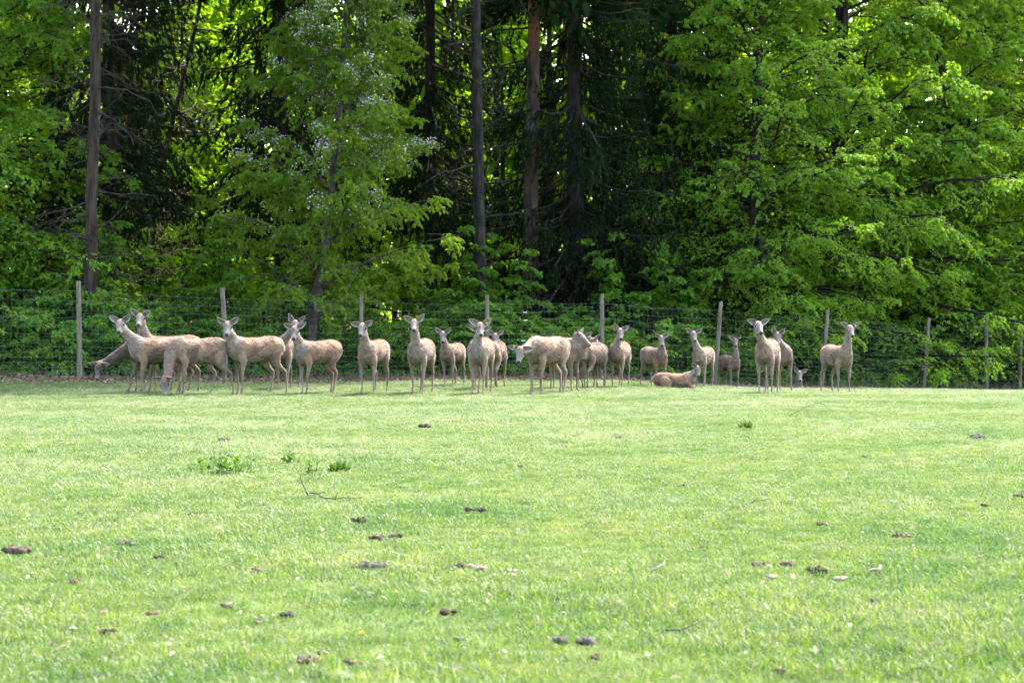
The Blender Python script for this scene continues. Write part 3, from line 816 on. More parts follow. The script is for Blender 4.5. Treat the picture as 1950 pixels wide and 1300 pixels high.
# --- saplings and shrubs behind the fence
for i, (s, H, Rr, st, nl, lf) in enumerate([(71, 2.3, 1.2, 8, (10, 8, 9), .10), (72, 1.5, 1.0, 8, (8, 8, 8), .095), (73, 3.4, 1.4, 7, (13, 9, 9), .11), (74, .8, .7, 8, (6, 6, 7), .06)]):
    w, l = gen_shrub(s, H, Rr, st, nl, lf)
    PROTO['shrub%d' % i] = [('stems', w.mesh('stems', M['bark_dark'])), ('foliage', l.mesh('foliage', M['leaf_shrub'], smooth=False))]
post_names = ['first', 'second', 'third', 'fourth', 'fifth', 'sixth', 'seventh', 'eighth', 'ninth', 'tenth']
rngs = np.random.default_rng(77)
ns = 0
sizes = ['chest-high', 'knee-high bushy', 'tall slender', 'low']
for row, (off, kinds, step) in enumerate([(1.7, (1, 3, 1), 115), (2.9, (0, 1, 0), 120), (4.6, (0, 2, 2), 125), (8.5, (2, 2, 0), 140)]):
    px = -80.0 + row * 37
    while px < 2030:
        D = float(np.interp(px, FENCE[:, 0], FENCE[:, 1])) + off + rngs.uniform(-.5, .8)
        kd = kinds[ns % 3]
        k = int(np.clip(np.searchsorted(FENCE[1:11, 0], px), 0, 10))
        where = 'left of the first post' if k == 0 else ('right of the last post' if k >= 10 else 'between posts %s and %s' % (post_names[k - 1], post_names[k]))
        depth = ['close behind wire', 'a step behind wire', 'among the stems', 'deep under trees'][row]
        put_tree('shrub%d' % kd, at(px, D), rngs.uniform(0, 6.28), rngs.uniform(.8, 1.2), 'shrub', uniq('%s green shrub %s, %s' % (sizes[kd], depth, where)), 'shrub', 'shrubs behind the fence')
        px += step * rngs.uniform(.7, 1.3)
        ns += 1

# ------------------------------------------------------------------ fence
def build_fence():
    root = empty('deer_fence', (FX[5], FD[5], FZ[5]))
    tag(root, 'tall wire mesh deer fence on weathered round wooden posts along the wood', 'fence')
    off = np.array([FX[5], FD[5], FZ[5]])
    rng = np.random.default_rng(3)
    tops = []
    for k in range(len(FX)):
        h = (FENCE[k, 2] - FENCE[k, 3]) * FD[k] / FPX
        zt = float(terr(FX[k], FD[k]))
        dx = -FENCE[k, 4] / FPX * FD[k]
        K = 8
        s = np.linspace(0, 1, K)
        x = FX[k] + dx * s; z = zt - .35 + (h + .35) * s
        y = np.full(K, FD[k]) + .08
        bow = (.05 if k == 2 else .008) * np.sin(s * np.pi)
        P = np.stack([x + bow - (dx * .0), y, z], -1)[None] - off
        rr = (.062 - .008 * s)[None] * (1 + rng.normal(0, .02, (1, K)))
        V, F = tubes(P, rr, 12)
        b = MB().add(V, F)
        top = V[-12:]
        b.add(np.concatenate([top * 1.0, [top.mean(0) + [0, 0, .006]]]), np.array([[i, (i + 1) % 12, 12] for i in range(12)]))
        o = link('post', b.mesh('post', M['post']), root)
        tops.append((FX[k], FD[k], zt, h, dx))
    heights = [.06, .16, .26, .37, .48, .60, .72, .86, 1.0, 1.16, 1.33, 1.52, 1.72, 1.92]
    xs, ds, zs, ks = [], [], [], []
    for k in range(len(tops) - 1):
        n = 24
        for j in range(n):
            t = j / n
            xs.append(tops[k][0] * (1 - t) + tops[k + 1][0] * t); ds.append(tops[k][1] * (1 - t) + tops[k + 1][1] * t)
            hh = tops[k][3] * (1 - t) + tops[k + 1][3] * t
            ks.append(hh / 2.15)
            zs.append(tops[k][2] * (1 - t) + tops[k + 1][2] * t - .02 * math.sin(t * math.pi))
    xs, ds, zs, ks = map(np.array, (xs, ds, zs, ks))
    fx = np.concatenate([[-60], FENCE[:, 0]])
    for h in heights:
        zz = zs + h * ks + rng.normal(0, .006, len(xs)) + .012 * np.sin(xs * 1.3 + h * 7)
        P = np.stack([xs, ds, zz], -1)[None] - off
        V, F = tubes(P, np.full((1, len(xs)), .0024), 4)
        link('line_wire', MB().add(V, F).mesh('line_wire', M['wire'], smooth=False), root)
    # stay wires, each its own piece, one shared mesh
    s = np.linspace(0, 1.92, 9)
    P = np.stack([.006 * np.sin(s * 6), np.zeros(9), s], -1)[None]
    V, F = tubes(P, np.full((1, 9), .0015), 4)
    sm = MB().add(V, F).mesh('stay_wire', M['wire'], smooth=False)
    L = np.concatenate([[0], np.cumsum(np.hypot(np.diff(xs), np.diff(ds)))])
    n = int(L[-1] / .155)
    for q in np.linspace(0, L[-1], n):
        i = min(int(np.searchsorted(L, q)), len(xs) - 1)
        o = link('stay_wire', sm, root)
        o.location = Vector((np.interp(q, L, xs) - off[0], np.interp(q, L, ds) - off[1] - .004, zs[i] - off[2]))
        o.rotation_euler = (0, rng.normal(0, .01), 0)
        o.scale = (1, 1, ks[i])
    # pale strain joiners on the wires near the middle
    for px, h in ((1000, 1.72), (1001, 1.52), (997, 1.0)):
        x = (px - 975) * 52 / FPX
        z = float(np.interp(x, xs, zs)) + h * float(np.interp(x, xs, ks))
        P = np.array([[[x - .05, 51.98, z], [x, 51.975, z - .005], [x + .05, 51.98, z + .004]]]) - off
        V, F = tubes(P, np.full((1, 3), .012), 6)
        link('wire_joiner', MB().add(V, F).mesh('wire_joiner', M['insulator']), root)
build_fence()

# ------------------------------------------------------------------ leaf litter and dry stalks along the fence
def strips():
    rng = np.random.default_rng(8)
    n = 17000
    x = rng.uniform(FX[0], FX[-1], n)
    fd = np.interp(x, FX, FD)
    spread = np.where(x < 3, 1.0, .55)
    y = fd + rng.normal(-.1, .8, n) * spread + rng.uniform(-.9, 2.2, n)
    keep = (x < 5.2) | (rng.random(n) < .35)
    x, y = x[keep], y[keep]; n = len(x)
    p = np.stack([x, y, terr(x, y) + rng.uniform(.008, .05, n)], -1)
    d = nrm(np.stack([rng.normal(0, 1, n), rng.normal(0, 1, n), rng.normal(0, .35, n)], -1))
    b = MB().add(*leaves(p, d, nrm(np.array([0, 0, 1.]) + rng.normal(0, .7, (n, 3))), rng.uniform(.05, .11, n), .32, .2))
    o = link('leaf_litter', b.mesh('leaf_litter', M['litter'], smooth=False))
    tag(o, 'dry brown fallen leaves strewn along the foot of the fence', 'leaves', kind='stuff')
    # dry stalks and old grass at the wire
    n = 4200
    x = rng.uniform(FX[0], FX[-1], n)
    clump = .5 + .5 * np.sin(x * 2.1) * np.sin(x * .7 + 1)
    x = x[rng.random(n) < .25 + .75 * clump]; n = len(x)
    y = np.interp(x, FX, FD) + rng.normal(.15, .45, n)
    H = rng.uniform(.12, .42, n) * np.where(rng.random(n) < .04, 2.2, 1)
    az = rng.uniform(0, 6.28, n); ln = rng.uniform(.05, .5, n)
    d = nrm(np.stack([np.cos(az) * ln, np.sin(az) * ln, np.ones(n)], -1))
    P = bend(np.stack([x, y, terr(x, y) - .02], -1), d, H, 5, 0, .12, .04, rng)
    V, F = tubes(P, np.full((n, 5), .0035) * np.linspace(1, .3, 5), 3)
    o = link('dry_grass', MB().add(V, F).mesh('dry_grass', M['straw'], smooth=False))
    tag(o, 'dry straw-coloured stalks and old grass at the foot of the wire fence', 'grass', kind='stuff')
strips()

# ------------------------------------------------------------------ meadow grass (instanced turf patches)
def build_grass():
    pc = bpy.data.collections.new('turf_patches')
    for v in range(6):
        rng = np.random.default_rng(100 + v)
        n = 1900
        S = .42
        p = rng.uniform(-S, S, (n, 2))
        cl = (np.sin(p[:, 0] * 11 + v) * np.sin(p[:, 1] * 9 + 2 * v) + 1) / 2
        H = rng.uniform(.018, .046, n) * (.6 + .75 * cl)
        long_ = rng.random(n) < .03
        H[long_] *= 1.7
        az = rng.uniform(0, 6.28, n)
        lean = rng.uniform(.15, 1.0, n)
        dx, dy = np.cos(az), np.sin(az)
        wd = rng.uniform(.0012, .0026, n)
        sx, sy = -dy * wd, dx * wd
        base = np.stack([p[:, 0], p[:, 1], np.full(n, -.004)], -1)
        mid = base + np.stack([dx * H * lean * .3, dy * H * lean * .3, H * .6], -1)
        tip = base + np.stack([dx * H * lean * .95, dy * H * lean * .95, H * (1.05 - .3 * lean)], -1)
        sv_ = np.stack([sx, sy, np.zeros(n)], -1)
        V = np.stack([base - sv_, base + sv_, mid + sv_ * .8, mid - sv_ * .8, tip], 1)
        i = np.arange(n)[:, None] * 5
        b = MB().add(V, i + [[0, 1, 2, 3]])
        b.f.append(i + [[3, 2, 4]])
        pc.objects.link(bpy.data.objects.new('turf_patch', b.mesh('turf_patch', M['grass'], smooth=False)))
    rng = np.random.default_rng(55)
    pts, scs = [], []
    y = 5.0
    while y < 60:
        st = .42
        half = .27 * y + 2.2
        xs = np.arange(-half, half, st)
        xx = xs + rng.uniform(-.12, .12, len(xs)); yy = y + rng.uniform(-.12, .12, len(xs))
        fd = np.interp(xx, FX, FD)
        ok = rng.random(len(xx)) < 1 - .75 * sstep(-2.2, -.6, yy - fd)
        ok &= yy < fd + .4
        pts.append(np.stack([xx, yy, terr(xx, yy)], -1)[ok])
        nz = np.sin(xx * .9 + 1.3 * np.sin(yy * .6)) * np.sin(yy * .8 + xx * .35)
        scs.append((1 + .3 * nz + rng.normal(0, .14, len(xx)))[ok] * np.where(yy < 0, 1, 1)[ok])
        y += st
    pts = np.concatenate(pts); scs = np.concatenate(scs)
    me = bpy.data.meshes.new('meadow_grass')
    me.vertices.add(len(pts)); me.vertices.foreach_set('co', pts.astype(np.float32).ravel())
    a = me.attributes.new('sc', 'FLOAT', 'POINT'); a.data.foreach_set('value', np.clip(scs, .6, 1.6).astype(np.float32))
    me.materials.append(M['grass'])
    o = link('meadow_grass', me)
    tag(o, 'bright short sunlit grass covering the meadow', 'grass', kind='stuff')
    ng = bpy.data.node_groups.new('turf', 'GeometryNodeTree')
    ng.interface.new_socket('Geometry', in_out='INPUT', socket_type='NodeSocketGeometry')
    ng.interface.new_socket('Geometry', in_out='OUTPUT', socket_type='NodeSocketGeometry')
    N, L = ng.nodes, ng.links
    gi, go = N.new('NodeGroupInput'), N.new('NodeGroupOutput')
    ci = N.new('GeometryNodeCollectionInfo')
    ci.inputs['Collection'].default_value = pc
    ci.inputs['Separate Children'].default_value = True
    ci.inputs['Reset Children'].default_value = True
    ip = N.new('GeometryNodeInstanceOnPoints')
    ip.inputs['Pick Instance'].default_value = True
    rv = N.new('FunctionNodeRandomValue'); rv.data_type = 'FLOAT_VECTOR'
    rv.inputs[0].default_value = (0, 0, 0); rv.inputs[1].default_value = (0, 0, 6.283)
    na = N.new('GeometryNodeInputNamedAttribute'); na.data_type = 'FLOAT'; na.inputs[0].default_value = 'sc'
    L.new(gi.outputs[0], ip.inputs['Points']); L.new(ci.outputs[0], ip.inputs['Instance'])
    L.new(rv.outputs[0], ip.inputs['Rotation']); L.new(na.outputs[0], ip.inputs['Scale'])
    L.new(ip.outputs[0], go.inputs[0])
    md = o.modifiers.new('turf', 'NODES'); md.node_group = ng
build_grass()

# ------------------------------------------------------------------ deer
def loft(C, S, U, a, b, n=14):
    C, S, U = (np.asarray(q, float) for q in (C, S, U))
    a = np.asarray(a, float); b = np.asarray(b, float)
    K = len(C)
    th = np.linspace(0, 2 * np.pi, n, endpoint=False)
    V = C[:, None] + a[:, None, None] * np.cos(th)[None, :, None] * S[:, None] + b[:, None, None] * np.sin(th)[None, :, None] * U[:, None]
    V = np.concatenate([V.reshape(-1, 3), C[:1], C[-1:]])
    idx = np.arange(K * n).reshape(K, n)
    i0, i1 = idx[:-1], idx[1:]
    Q = np.stack([i0, np.roll(i0, -1, 1), np.roll(i1, -1, 1), i1], -1).reshape(-1, 4)
    T1 = np.stack([np.roll(idx[0], -1), idx[0], np.full(n, K * n)], -1)
    T2 = np.stack([idx[-1], np.roll(idx[-1], -1), np.full(n, K * n + 1)], -1)
    return V, Q, T1, T2

def chain_frames(C):
    T = nrm(np.gradient(C, axis=0))
    S = np.tile(np.array([0, 1., 0]), (len(C), 1))
    S = nrm(S - (S * T).sum(1, keepdims=True) * T)
    return T, S, np.cross(T, S)

def resample(C, vals, n):
    C = np.asarray(C, float)
    d = np.concatenate([[0], np.cumsum(np.linalg.norm(np.diff(C, axis=0), axis=1))])
    t = np.linspace(0, d[-1], n)
    def cr(y):   # monotone-ish smooth interpolation (Catmull-Rom)
        y = np.asarray(y, float)
        m = np.gradient(y, d)
        i = np.clip(np.searchsorted(d, t, 'right') - 1, 0, len(d) - 2)
        h = d[i + 1] - d[i]; s = (t - d[i]) / h
        return (1 + 2 * s) * (1 - s) ** 2 * y[i] + s * (1 - s) ** 2 * h * m[i] + s * s * (3 - 2 * s) * y[i + 1] + s * s * (s - 1) * h * m[i + 1]
    return np.stack([cr(C[:, k]) for k in range(3)], -1), [cr(v) for v in vals]

TORSO = np.array([  # x, z centre, half height, half width
    (-.665, .97, .05, .05), (-.645, .955, .12, .10), (-.58, .94, .19, .165), (-.46, .935, .235, .20), (-.30, .92, .25, .215), (-.12, .905, .245, .222),
    (.06, .892, .25, .23), (.22, .89, .258, .218), (.36, .90, .258, .195), (.46, .925, .23, .165), (.54, .94, .18, .13), (.59, .945, .11, .085), (.615, .95, .04, .035)])
FRONT = np.array([(.36, .105, .95, .13, .075), (.36, .135, .80, .115, .075), (.32, .14, .66, .082, .062), (.335, .13, .52, .052, .044), (.35, .125, .405, .041, .037), (.35, .122, .36, .036, .033),
                  (.345, .12, .27, .027, .025), (.345, .12, .15, .026, .024), (.35, .12, .105, .032, .029), (.37, .12, .06, .027, .026), (.385, .12, .03, .036, .031), (.39, .12, .002, .042, .035)])
HIND = np.array([(-.42, .09, 1.0, .17, .08), (-.40, .125, .86, .185, .095), (-.35, .14, .72, .14, .085), (-.38, .135, .60, .09, .06), (-.46, .13, .51, .058, .043), (-.535, .125, .44, .044, .035),
                 (-.53, .12, .36, .034, .028), (-.515, .12, .25, .028, .025), (-.505, .12, .14, .028, .025), (-.50, .12, .105, .033, .029), (-.475, .12, .06, .027, .026), (-.46, .12, .03, .036, .031), (-.455, .12, .002, .042, .035)])
FRONT_LIE = np.array([(.36, .11, .34, .13, .08), (.36, .16, .24, .11, .075), (.44, .17, .14, .07, .06), (.56, .165, .07, .045, .042), (.60, .16, .055, .04, .038), (.50, .15, .035, .03, .03), (.36, .13, .03, .03, .03), (.30, .12, .03, .034, .03)])
HIND_LIE = np.array([(-.42, .10, .36, .19, .09), (-.36, .18, .27, .18, .10), (-.18, .25, .20, .13, .085), (-.12, .27, .15, .09, .07), (-.28, .27, .09, .055, .05), (-.44, .26, .06, .042, .04), (-.30, .27, .035, .03, .03), (-.12, .27, .03, .03, .03), (-.05, .27, .03, .035, .03)])

class Deer:
    def __init__(self, px, py, phi, s, head, hyaw=0, hpitch=26, hroll=0, neck='alert', legs=None, rust=.3, pale=1.0, lie=False, ear=50, earback=0.0, grey=.5, belly=1.0, eartag=False, depth=None, label=''):
        self.__dict__.update(locals())

def rotz(a):
    c, s = math.cos(a), math.sin(a)
    return np.array([[c, -s, 0], [s, c, 0], [0, 0, 1]])

def deer_geometry(D, seed):
    """body pieces in deer space (x forward, y left, z up); returns MB, chain samples, head frame"""
    rng = np.random.default_rng(seed)
    g = at(D.px, D.depth) if D.depth else on_ground(D.px, D.py)
    ph = R(D.phi)
    fw = np.array([math.sin(ph), -math.cos(ph), 0]); lf = np.array([-fw[1], fw[0], 0])
    Wm = np.stack([fw, lf, np.array([0, 0, 1.])], 1)            # local -> world
    b = MB(); samp = []
    zoff = -.64 if D.lie else 0
    if D.legs:
        D.legs = [(a + rng.normal(0, .035), b_ + rng.normal(0, .015)) for a, b_ in D.legs]
    D.hyaw += rng.normal(0, 3); D.hroll += rng.normal(0, 3)
    T = TORSO.copy(); T[:, 1] += zoff
    T[4:9, 3] *= D.belly; T[4:9, 2] *= (1 + (D.belly - 1) * .5)
    if D.lie:
        T[:, 3] *= 1.06; T[:, 2] *= .9
    C, (hh, hw) = resample(np.stack([T[:, 0], np.zeros(len(T)), T[:, 1]], -1), [T[:, 2], T[:, 3]], 26)
    hh = np.maximum(hh, .02); hw = np.maximum(hw, .02)
    K = len(C)
    parts = [loft(C, np.tile([0, 1., 0], (K, 1)), np.tile([0, 0, 1.], (K, 1)), hw, hh, 20)]
    samp.append((0, C, (hh + hw) / 2))
    # tail
    tc = np.array([(-.62, 0, 1.03 + zoff), (-.675, 0, .98 + zoff), (-.69, 0, .91 + zoff), (-.685, 0, .85 + zoff)])
    _, S, U = chain_frames(tc)
    parts.append(loft(tc, S, U, [.03, .034, .03, .016], [.03, .03, .024, .014], 8)); samp.append((5, tc, np.full(4, .03)))
    # head place: default then corrected to where the head is seen
    base = np.array([.40, 0, .99 + zoff])
    pol0 = {'alert': (.60, 0, 1.44), 'graze': (.98, .05, .34), 'low': (1.0, .12, .93), 'lie': (.56, 0, .86), 'forward': (.84, 0, 1.33)}[D.neck]
    pol0 = np.array(pol0, float)
    w = g + Wm @ (pol0 * D.s)
    dr = ray(*D.head); wt = np.array([0, 0, CAM_H]) + dr * (w[1] / dr[1])
    poll = Wm.T @ ((wt - g)) / D.s
    poll = poll - np.array([0, 0, .05])
    # head frame in world then local
    hy, hp, hr = R(D.hyaw), R(D.hpitch), R(D.hroll)
    f = np.array([math.sin(hy) * math.cos(hp), -math.cos(hy) * math.cos(hp), -math.sin(hp)])
    sd = np.array([math.cos(hy), math.sin(hy), 0])     # picture right when facing the camera
    up = np.cross(sd, f); up = up if up[2] > 0 or abs(hp) > 1.3 else -up
    if np.dot(up, [0, 0, 1]) < 0: up = -up
    sd = sd * math.cos(hr) + up * math.sin(hr); up = nrm(np.cross(f, sd)) if np.dot(np.cross(f, sd), up) > 0 else -nrm(np.cross(f, sd))
    f, sd, up = Wm.T @ f, Wm.T @ sd, Wm.T @ up
    # neck
    d = poll - base; Ln = np.linalg.norm(d)
    e0 = nrm(np.array([.75, 0, .65]) if D.neck in ('alert', 'lie', 'forward') else np.array([1., 0, -.05]))
    e1 = nrm(d * .6 / Ln + np.array([0, 0, .55 if D.neck in ('alert', 'lie') else 0]))
    p1 = base + e0 * Ln * .30; p2 = poll - e1 * Ln * .33
    t = np.linspace(0, 1, 12)[:, None]
    Cn = (1 - t) ** 3 * base + 3 * t * (1 - t) ** 2 * p1 + 3 * t * t * (1 - t) * p2 + t ** 3 * poll
    Cn = np.concatenate([[base - e0 * .12], Cn])
    tt = np.concatenate([[0], t[:, 0]])
    T_, S, U = chain_frames(Cn)
    wN = np.interp(tt, [0, .2, .45, .75, 1], [.135, .115, .088, .073, .066]); hN = np.interp(tt, [0, .2, .45, .75, 1], [.205, .175, .125, .092, .08])
    parts.append(loft(Cn, S, U, wN, hN, 16)); samp.append((1, Cn, (wN + hN) / 2))
    hk = 1.22
    # head: skull, cheeks, muzzle, lower jaw
    hx = np.array([-.075, -.04, .0, .05, .095, .14, .185, .225, .255, .278, .288])
    hu = np.array([.02, .028, .03, .028, .02, .008, -.002, -.01, -.017, -.022, -.026])
    ha = np.array([.03, .062, .074, .078, .072, .058, .045, .041, .041, .034, .016])   # half width
    hb = np.array([.035, .066, .082, .09, .085, .070, .055, .047, .043, .034, .018])   # half height
    hx, hu, ha, hb = hx * hk, hu * hk, ha * hk, hb * hk
    Ch = poll + hx[:, None] * f + hu[:, None] * up
    parts.append(loft(Ch, np.tile(sd, (11, 1)), np.tile(up, (11, 1)), ha, hb, 16)); samp.append((2, Ch, (ha + hb) / 2))
    Cj = poll + hk * (np.array([.02, .08, .14, .2, .25])[:, None] * f + np.array([-.055, -.06, -.058, -.056, -.054])[:, None] * up)
    parts.append(loft(Cj, np.tile(sd, (5, 1)), np.tile(up, (5, 1)), hk * np.array([.03, .045, .034, .026, .014]), hk * np.array([.03, .04, .03, .02, .012]), 10))
    for sg in (-1, 1):   # brow
        Cb = poll + hk * (np.array([.07, .095, .12])[:, None] * f + sg * np.array([.055, .062, .055])[:, None] * sd + np.array([.062, .06, .05])[:, None] * up)
        parts.append(loft(Cb, np.tile(sd, (3, 1)), np.tile(up, (3, 1)), [.012, .02, .012], [.012, .018, .01], 8))
    # legs
    offs = D.legs or [(0, 0)] * 4
    for q, (sg, kind) in enumerate([(1, 'f'), (-1, 'f'), (1, 'h'), (-1, 'h')]):
        A = {('f', 0): FRONT, ('h', 0): HIND, ('f', 1): FRONT_LIE, ('h', 1): HIND_LIE}[(kind, int(D.lie))].copy()
        fx, fy = offs[q]
        if not D.lie:
            fall = np.clip(1 - A[:, 2] / .9, 0, 1) ** .9
            A[:, 0] += fx * fall; A[:, 1] += fy * fall
            A[:, 2] *= 1
        Cl = np.stack([A[:, 0], sg * A[:, 1], A[:, 2]], -1)
        Cl, (ra, rb) = resample(Cl, [A[:, 3], A[:, 4]], 26)
        T_, S, U = chain_frames(Cl)
        parts.append(loft(Cl, S, U, np.maximum(rb * .92, .0175), np.maximum(ra * .92, .0175), 12))
        samp.append((3 if kind == 'f' else 4, Cl, (ra + rb) / 2))
    for V, Q, T1, T2 in parts:
        n0 = b.n
        b.add(V, Q); b.f.append(T1 + n0); b.f.append(T2 + n0)
    return b, samp, dict(poll=poll, f=f, s=sd, u=up, g=g, W=Wm, zoff=zoff, hk=hk)

def ear_mesh(H, sg, D, rng):
    """cupped pointed ear; returns verts, faces, colours"""
    f, s, u, p = H['f'], H['s'], H['u'], H['poll']
    a = R(D.ear + rng.normal(0, 9))
    hk = H['hk']
    root = p + hk * (s * sg * .052 + u * .068 - f * .012)
    axis = nrm(s * sg * math.sin(a) + u * math.cos(a) + f * (.1 - D.earback) + rng.normal(0, .1, 3))
    tw = rng.normal(.15, .25)
    face = f * 1.0 + s * sg * tw + u * .1
    face = nrm(face - axis * np.dot(face, axis))        # opening of the ear
    wdir = nrm(np.cross(axis, face))
    NU, NV = 9, 7
    Lr = .20 * hk
    uu = np.linspace(0, 1, NU); vv = np.linspace(-1, 1, NV)
    prof = hk * np.array([.022, .040, .051, .055, .052, .044, .033, .018, .003])
    V, Cc = [], []
    for layer in (0, 1):
        for i, U_ in enumerate(uu):
            for v in vv:
                wd = prof[i] * v
                cup = (v * v) * prof[i] * .55 - .012 * (1 - U_)
                q = root + axis * (U_ * Lr - .03) + wdir * wd + face * (cup + (-.006 if layer else 0))
                V.append(q)
                if layer == 0:
                    e = abs(v)
                    inner = np.array([.42, .37, .33]) if e < .75 else np.array([.30, .24, .20])
                    if .25 < e < .6 and .15 < U_ < .8: inner = np.array([.15, .105, .085])
                    if e < .2: inner = np.array([.34, .28, .25])
                    if e > .95: inner = np.array([.55, .48, .4])
                    if U_ > .93: inner = np.array([.12, .09, .07])
                    Cc.append(inner)
                else:
                    Cc.append(np.array([.21, .155, .115]) * (1 - .4 * U_))
    V = np.array(V); Cc = np.array(Cc)
    idx = np.arange(2 * NU * NV).reshape(2, NU, NV)
    F = []
    for layer in (0, 1):
        A = idx[layer]
        q = np.stack([A[:-1, :-1], A[:-1, 1:], A[1:, 1:], A[1:, :-1]], -1).reshape(-1, 4)
        F.append(q if layer == 0 else q[:, ::-1])
    for j in (0, NV - 1):
        F.append(np.stack([idx[0, :-1, j], idx[0, 1:, j], idx[1, 1:, j], idx[1, :-1, j]], -1))
    F.append(np.stack([idx[0, -1, :-1], idx[0, -1, 1:], idx[1, -1, 1:], idx[1, -1, :-1]], -1))
    return V, np.concatenate(F), Cc

def deer_colours(P, samp, H, D, rng):
    cid, cd = np.zeros(len(P), int), np.full(len(P), 1e9)
    tloc = np.zeros(len(P))
    for part, C, r in samp:
        dd = np.linalg.norm(P[:, None, :] - C[None], axis=-1) - r[None] * .9
        m = dd.min(1); k = dd.argmin(1)
        better = m < cd
        cd[better] = m[better]; cid[better] = part; tloc[better] = k[better] / (len(C) - 1)
    z = P[:, 2] - H['zoff']
    def nz(f, ph):
        q = P * f
        return np.sin(q[:, 0] + ph) * np.sin(q[:, 1] * 1.3 + 2 * ph) * .5 + np.sin(q[:, 2] * 1.1 + q[:, 0] * .7 + 3 * ph) * .5
    n = .5 + .25 * (nz(9, seed_f(rng)) + nz(17, seed_f(rng)) + .7 * nz(31, seed_f(rng)))
    body = np.array([.225, .148, .092]) * D.pale
    greyc = np.array([.235, .188, .15]) * D.pale
    rustc = np.array([.27, .118, .045]) * D.pale
    darkc = np.array([.12, .082, .06])
    col = np.tile(body, (len(P), 1))
    def mixc(w, c):
        nonlocal col
        w = np.clip(w, 0, 1)[:, None]
        col = col * (1 - w) + np.asarray(c) * w
    tor = (cid == 0)
    back = sstep(.98, 1.16, z)
    mixc(D.rust * (0.3 + .9 * back) * (tor | (cid >= 3)) * sstep(.25, .62, n) * 1.35, rustc)
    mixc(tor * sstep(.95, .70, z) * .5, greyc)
    mixc(tor * back * sstep(.62, .9, n) * .6, np.array([.38, .31, .25]))                         # old pale winter coat in tufts
    mixc((tor | (cid == 4)) * sstep(.56, .40, n) * (z > .6) * .75, np.array([.125, .078, .05]))                 # new dark coat showing through
    mixc((cid == 1) * (.35 + .65 * D.grey), greyc)
    front = (P[:, 0] > .40) & tor
    mixc(front * .55 * D.grey, greyc)
    # dark spine and neck ridge
    mixc(tor * sstep(.03, .0, np.abs(P[:, 1])) * back * .35, darkc)
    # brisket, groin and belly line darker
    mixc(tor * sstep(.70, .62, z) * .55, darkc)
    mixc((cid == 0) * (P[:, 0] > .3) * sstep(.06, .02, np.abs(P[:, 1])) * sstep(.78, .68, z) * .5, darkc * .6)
    # pale rump
    rump = sstep(-.56, -.63, P[:, 0]) * sstep(.16, .09, np.abs(P[:, 1])) * sstep(.72, .80, z)
    mixc(rump, np.array([.50, .40, .27]))
    mixc((cid == 5) * .8, np.array([.36, .24, .14]))
    legc = np.array([.18, .125, .09]) * (.6 + .4 * D.pale)
    lg = (cid == 3) | (cid == 4)
    if not D.lie:
        mixc(lg * sstep(.75, .45, z) * .75, legc)
        mixc(lg * sstep(.42, .2, z) * .3, np.array([.30, .2, .13]))
        inner = lg * sstep(.11, .06, np.abs(P[:, 1])) * sstep(.8, .5, z)
        mixc(inner * .5, np.array([.34, .3, .26]))
        mixc(lg * sstep(.055, .03, z), np.array([.035, .03, .027]))
    # head
    hp = P - H['poll']
    hp = hp / H['hk']
    hf, hs, hu = hp @ H['f'], hp @ H['s'], hp @ H['u']
    hd = (cid == 2)
    mixc(hd * 1.0, np.array([.17, .125, .095]) * D.pale)
    mixc(hd * sstep(.10, .03, hf) * sstep(.03, .06, hu) * .9, np.array([.15, .078, .042]))       # brown crown of the head
    mixc(hd * sstep(.09, .15, hf) * sstep(.045, .02, np.abs(hs)) * .5, np.array([.215, .175, .145]))   # pale bridge
    mixc(hd * sstep(.18, .23, hf) * .5, np.array([.23, .19, .16]))
    mixc(hd * sstep(-.035, -.06, hu) * .7, np.array([.27, .23, .18]))                             # chin, throat
    for sg in (-1, 1):
        de = np.linalg.norm(np.stack([hf - .10, hs - sg * .066, hu - .042], -1), axis=-1)
        mixc(hd * sstep(.045, .025, de) * .5, np.array([.30, .25, .2]))
        mixc(hd * sstep(.026, .016, de) * .9, np.array([.05, .035, .025]))
    mixc(hd * sstep(.262, .272, hf) * sstep(.034, .028, np.abs(hs)) * sstep(-.04, -.03, hu), np.array([.025, .023, .025]))
    mixc(hd * sstep(.20, .22, hf) * sstep(.012, .006, np.abs(hu + .045)) * .7, np.array([.06, .045, .035]))   # mouth line
    return np.clip(col, .01, 1), cid

def seed_f(rng):
    return rng.uniform(0, 6.28)

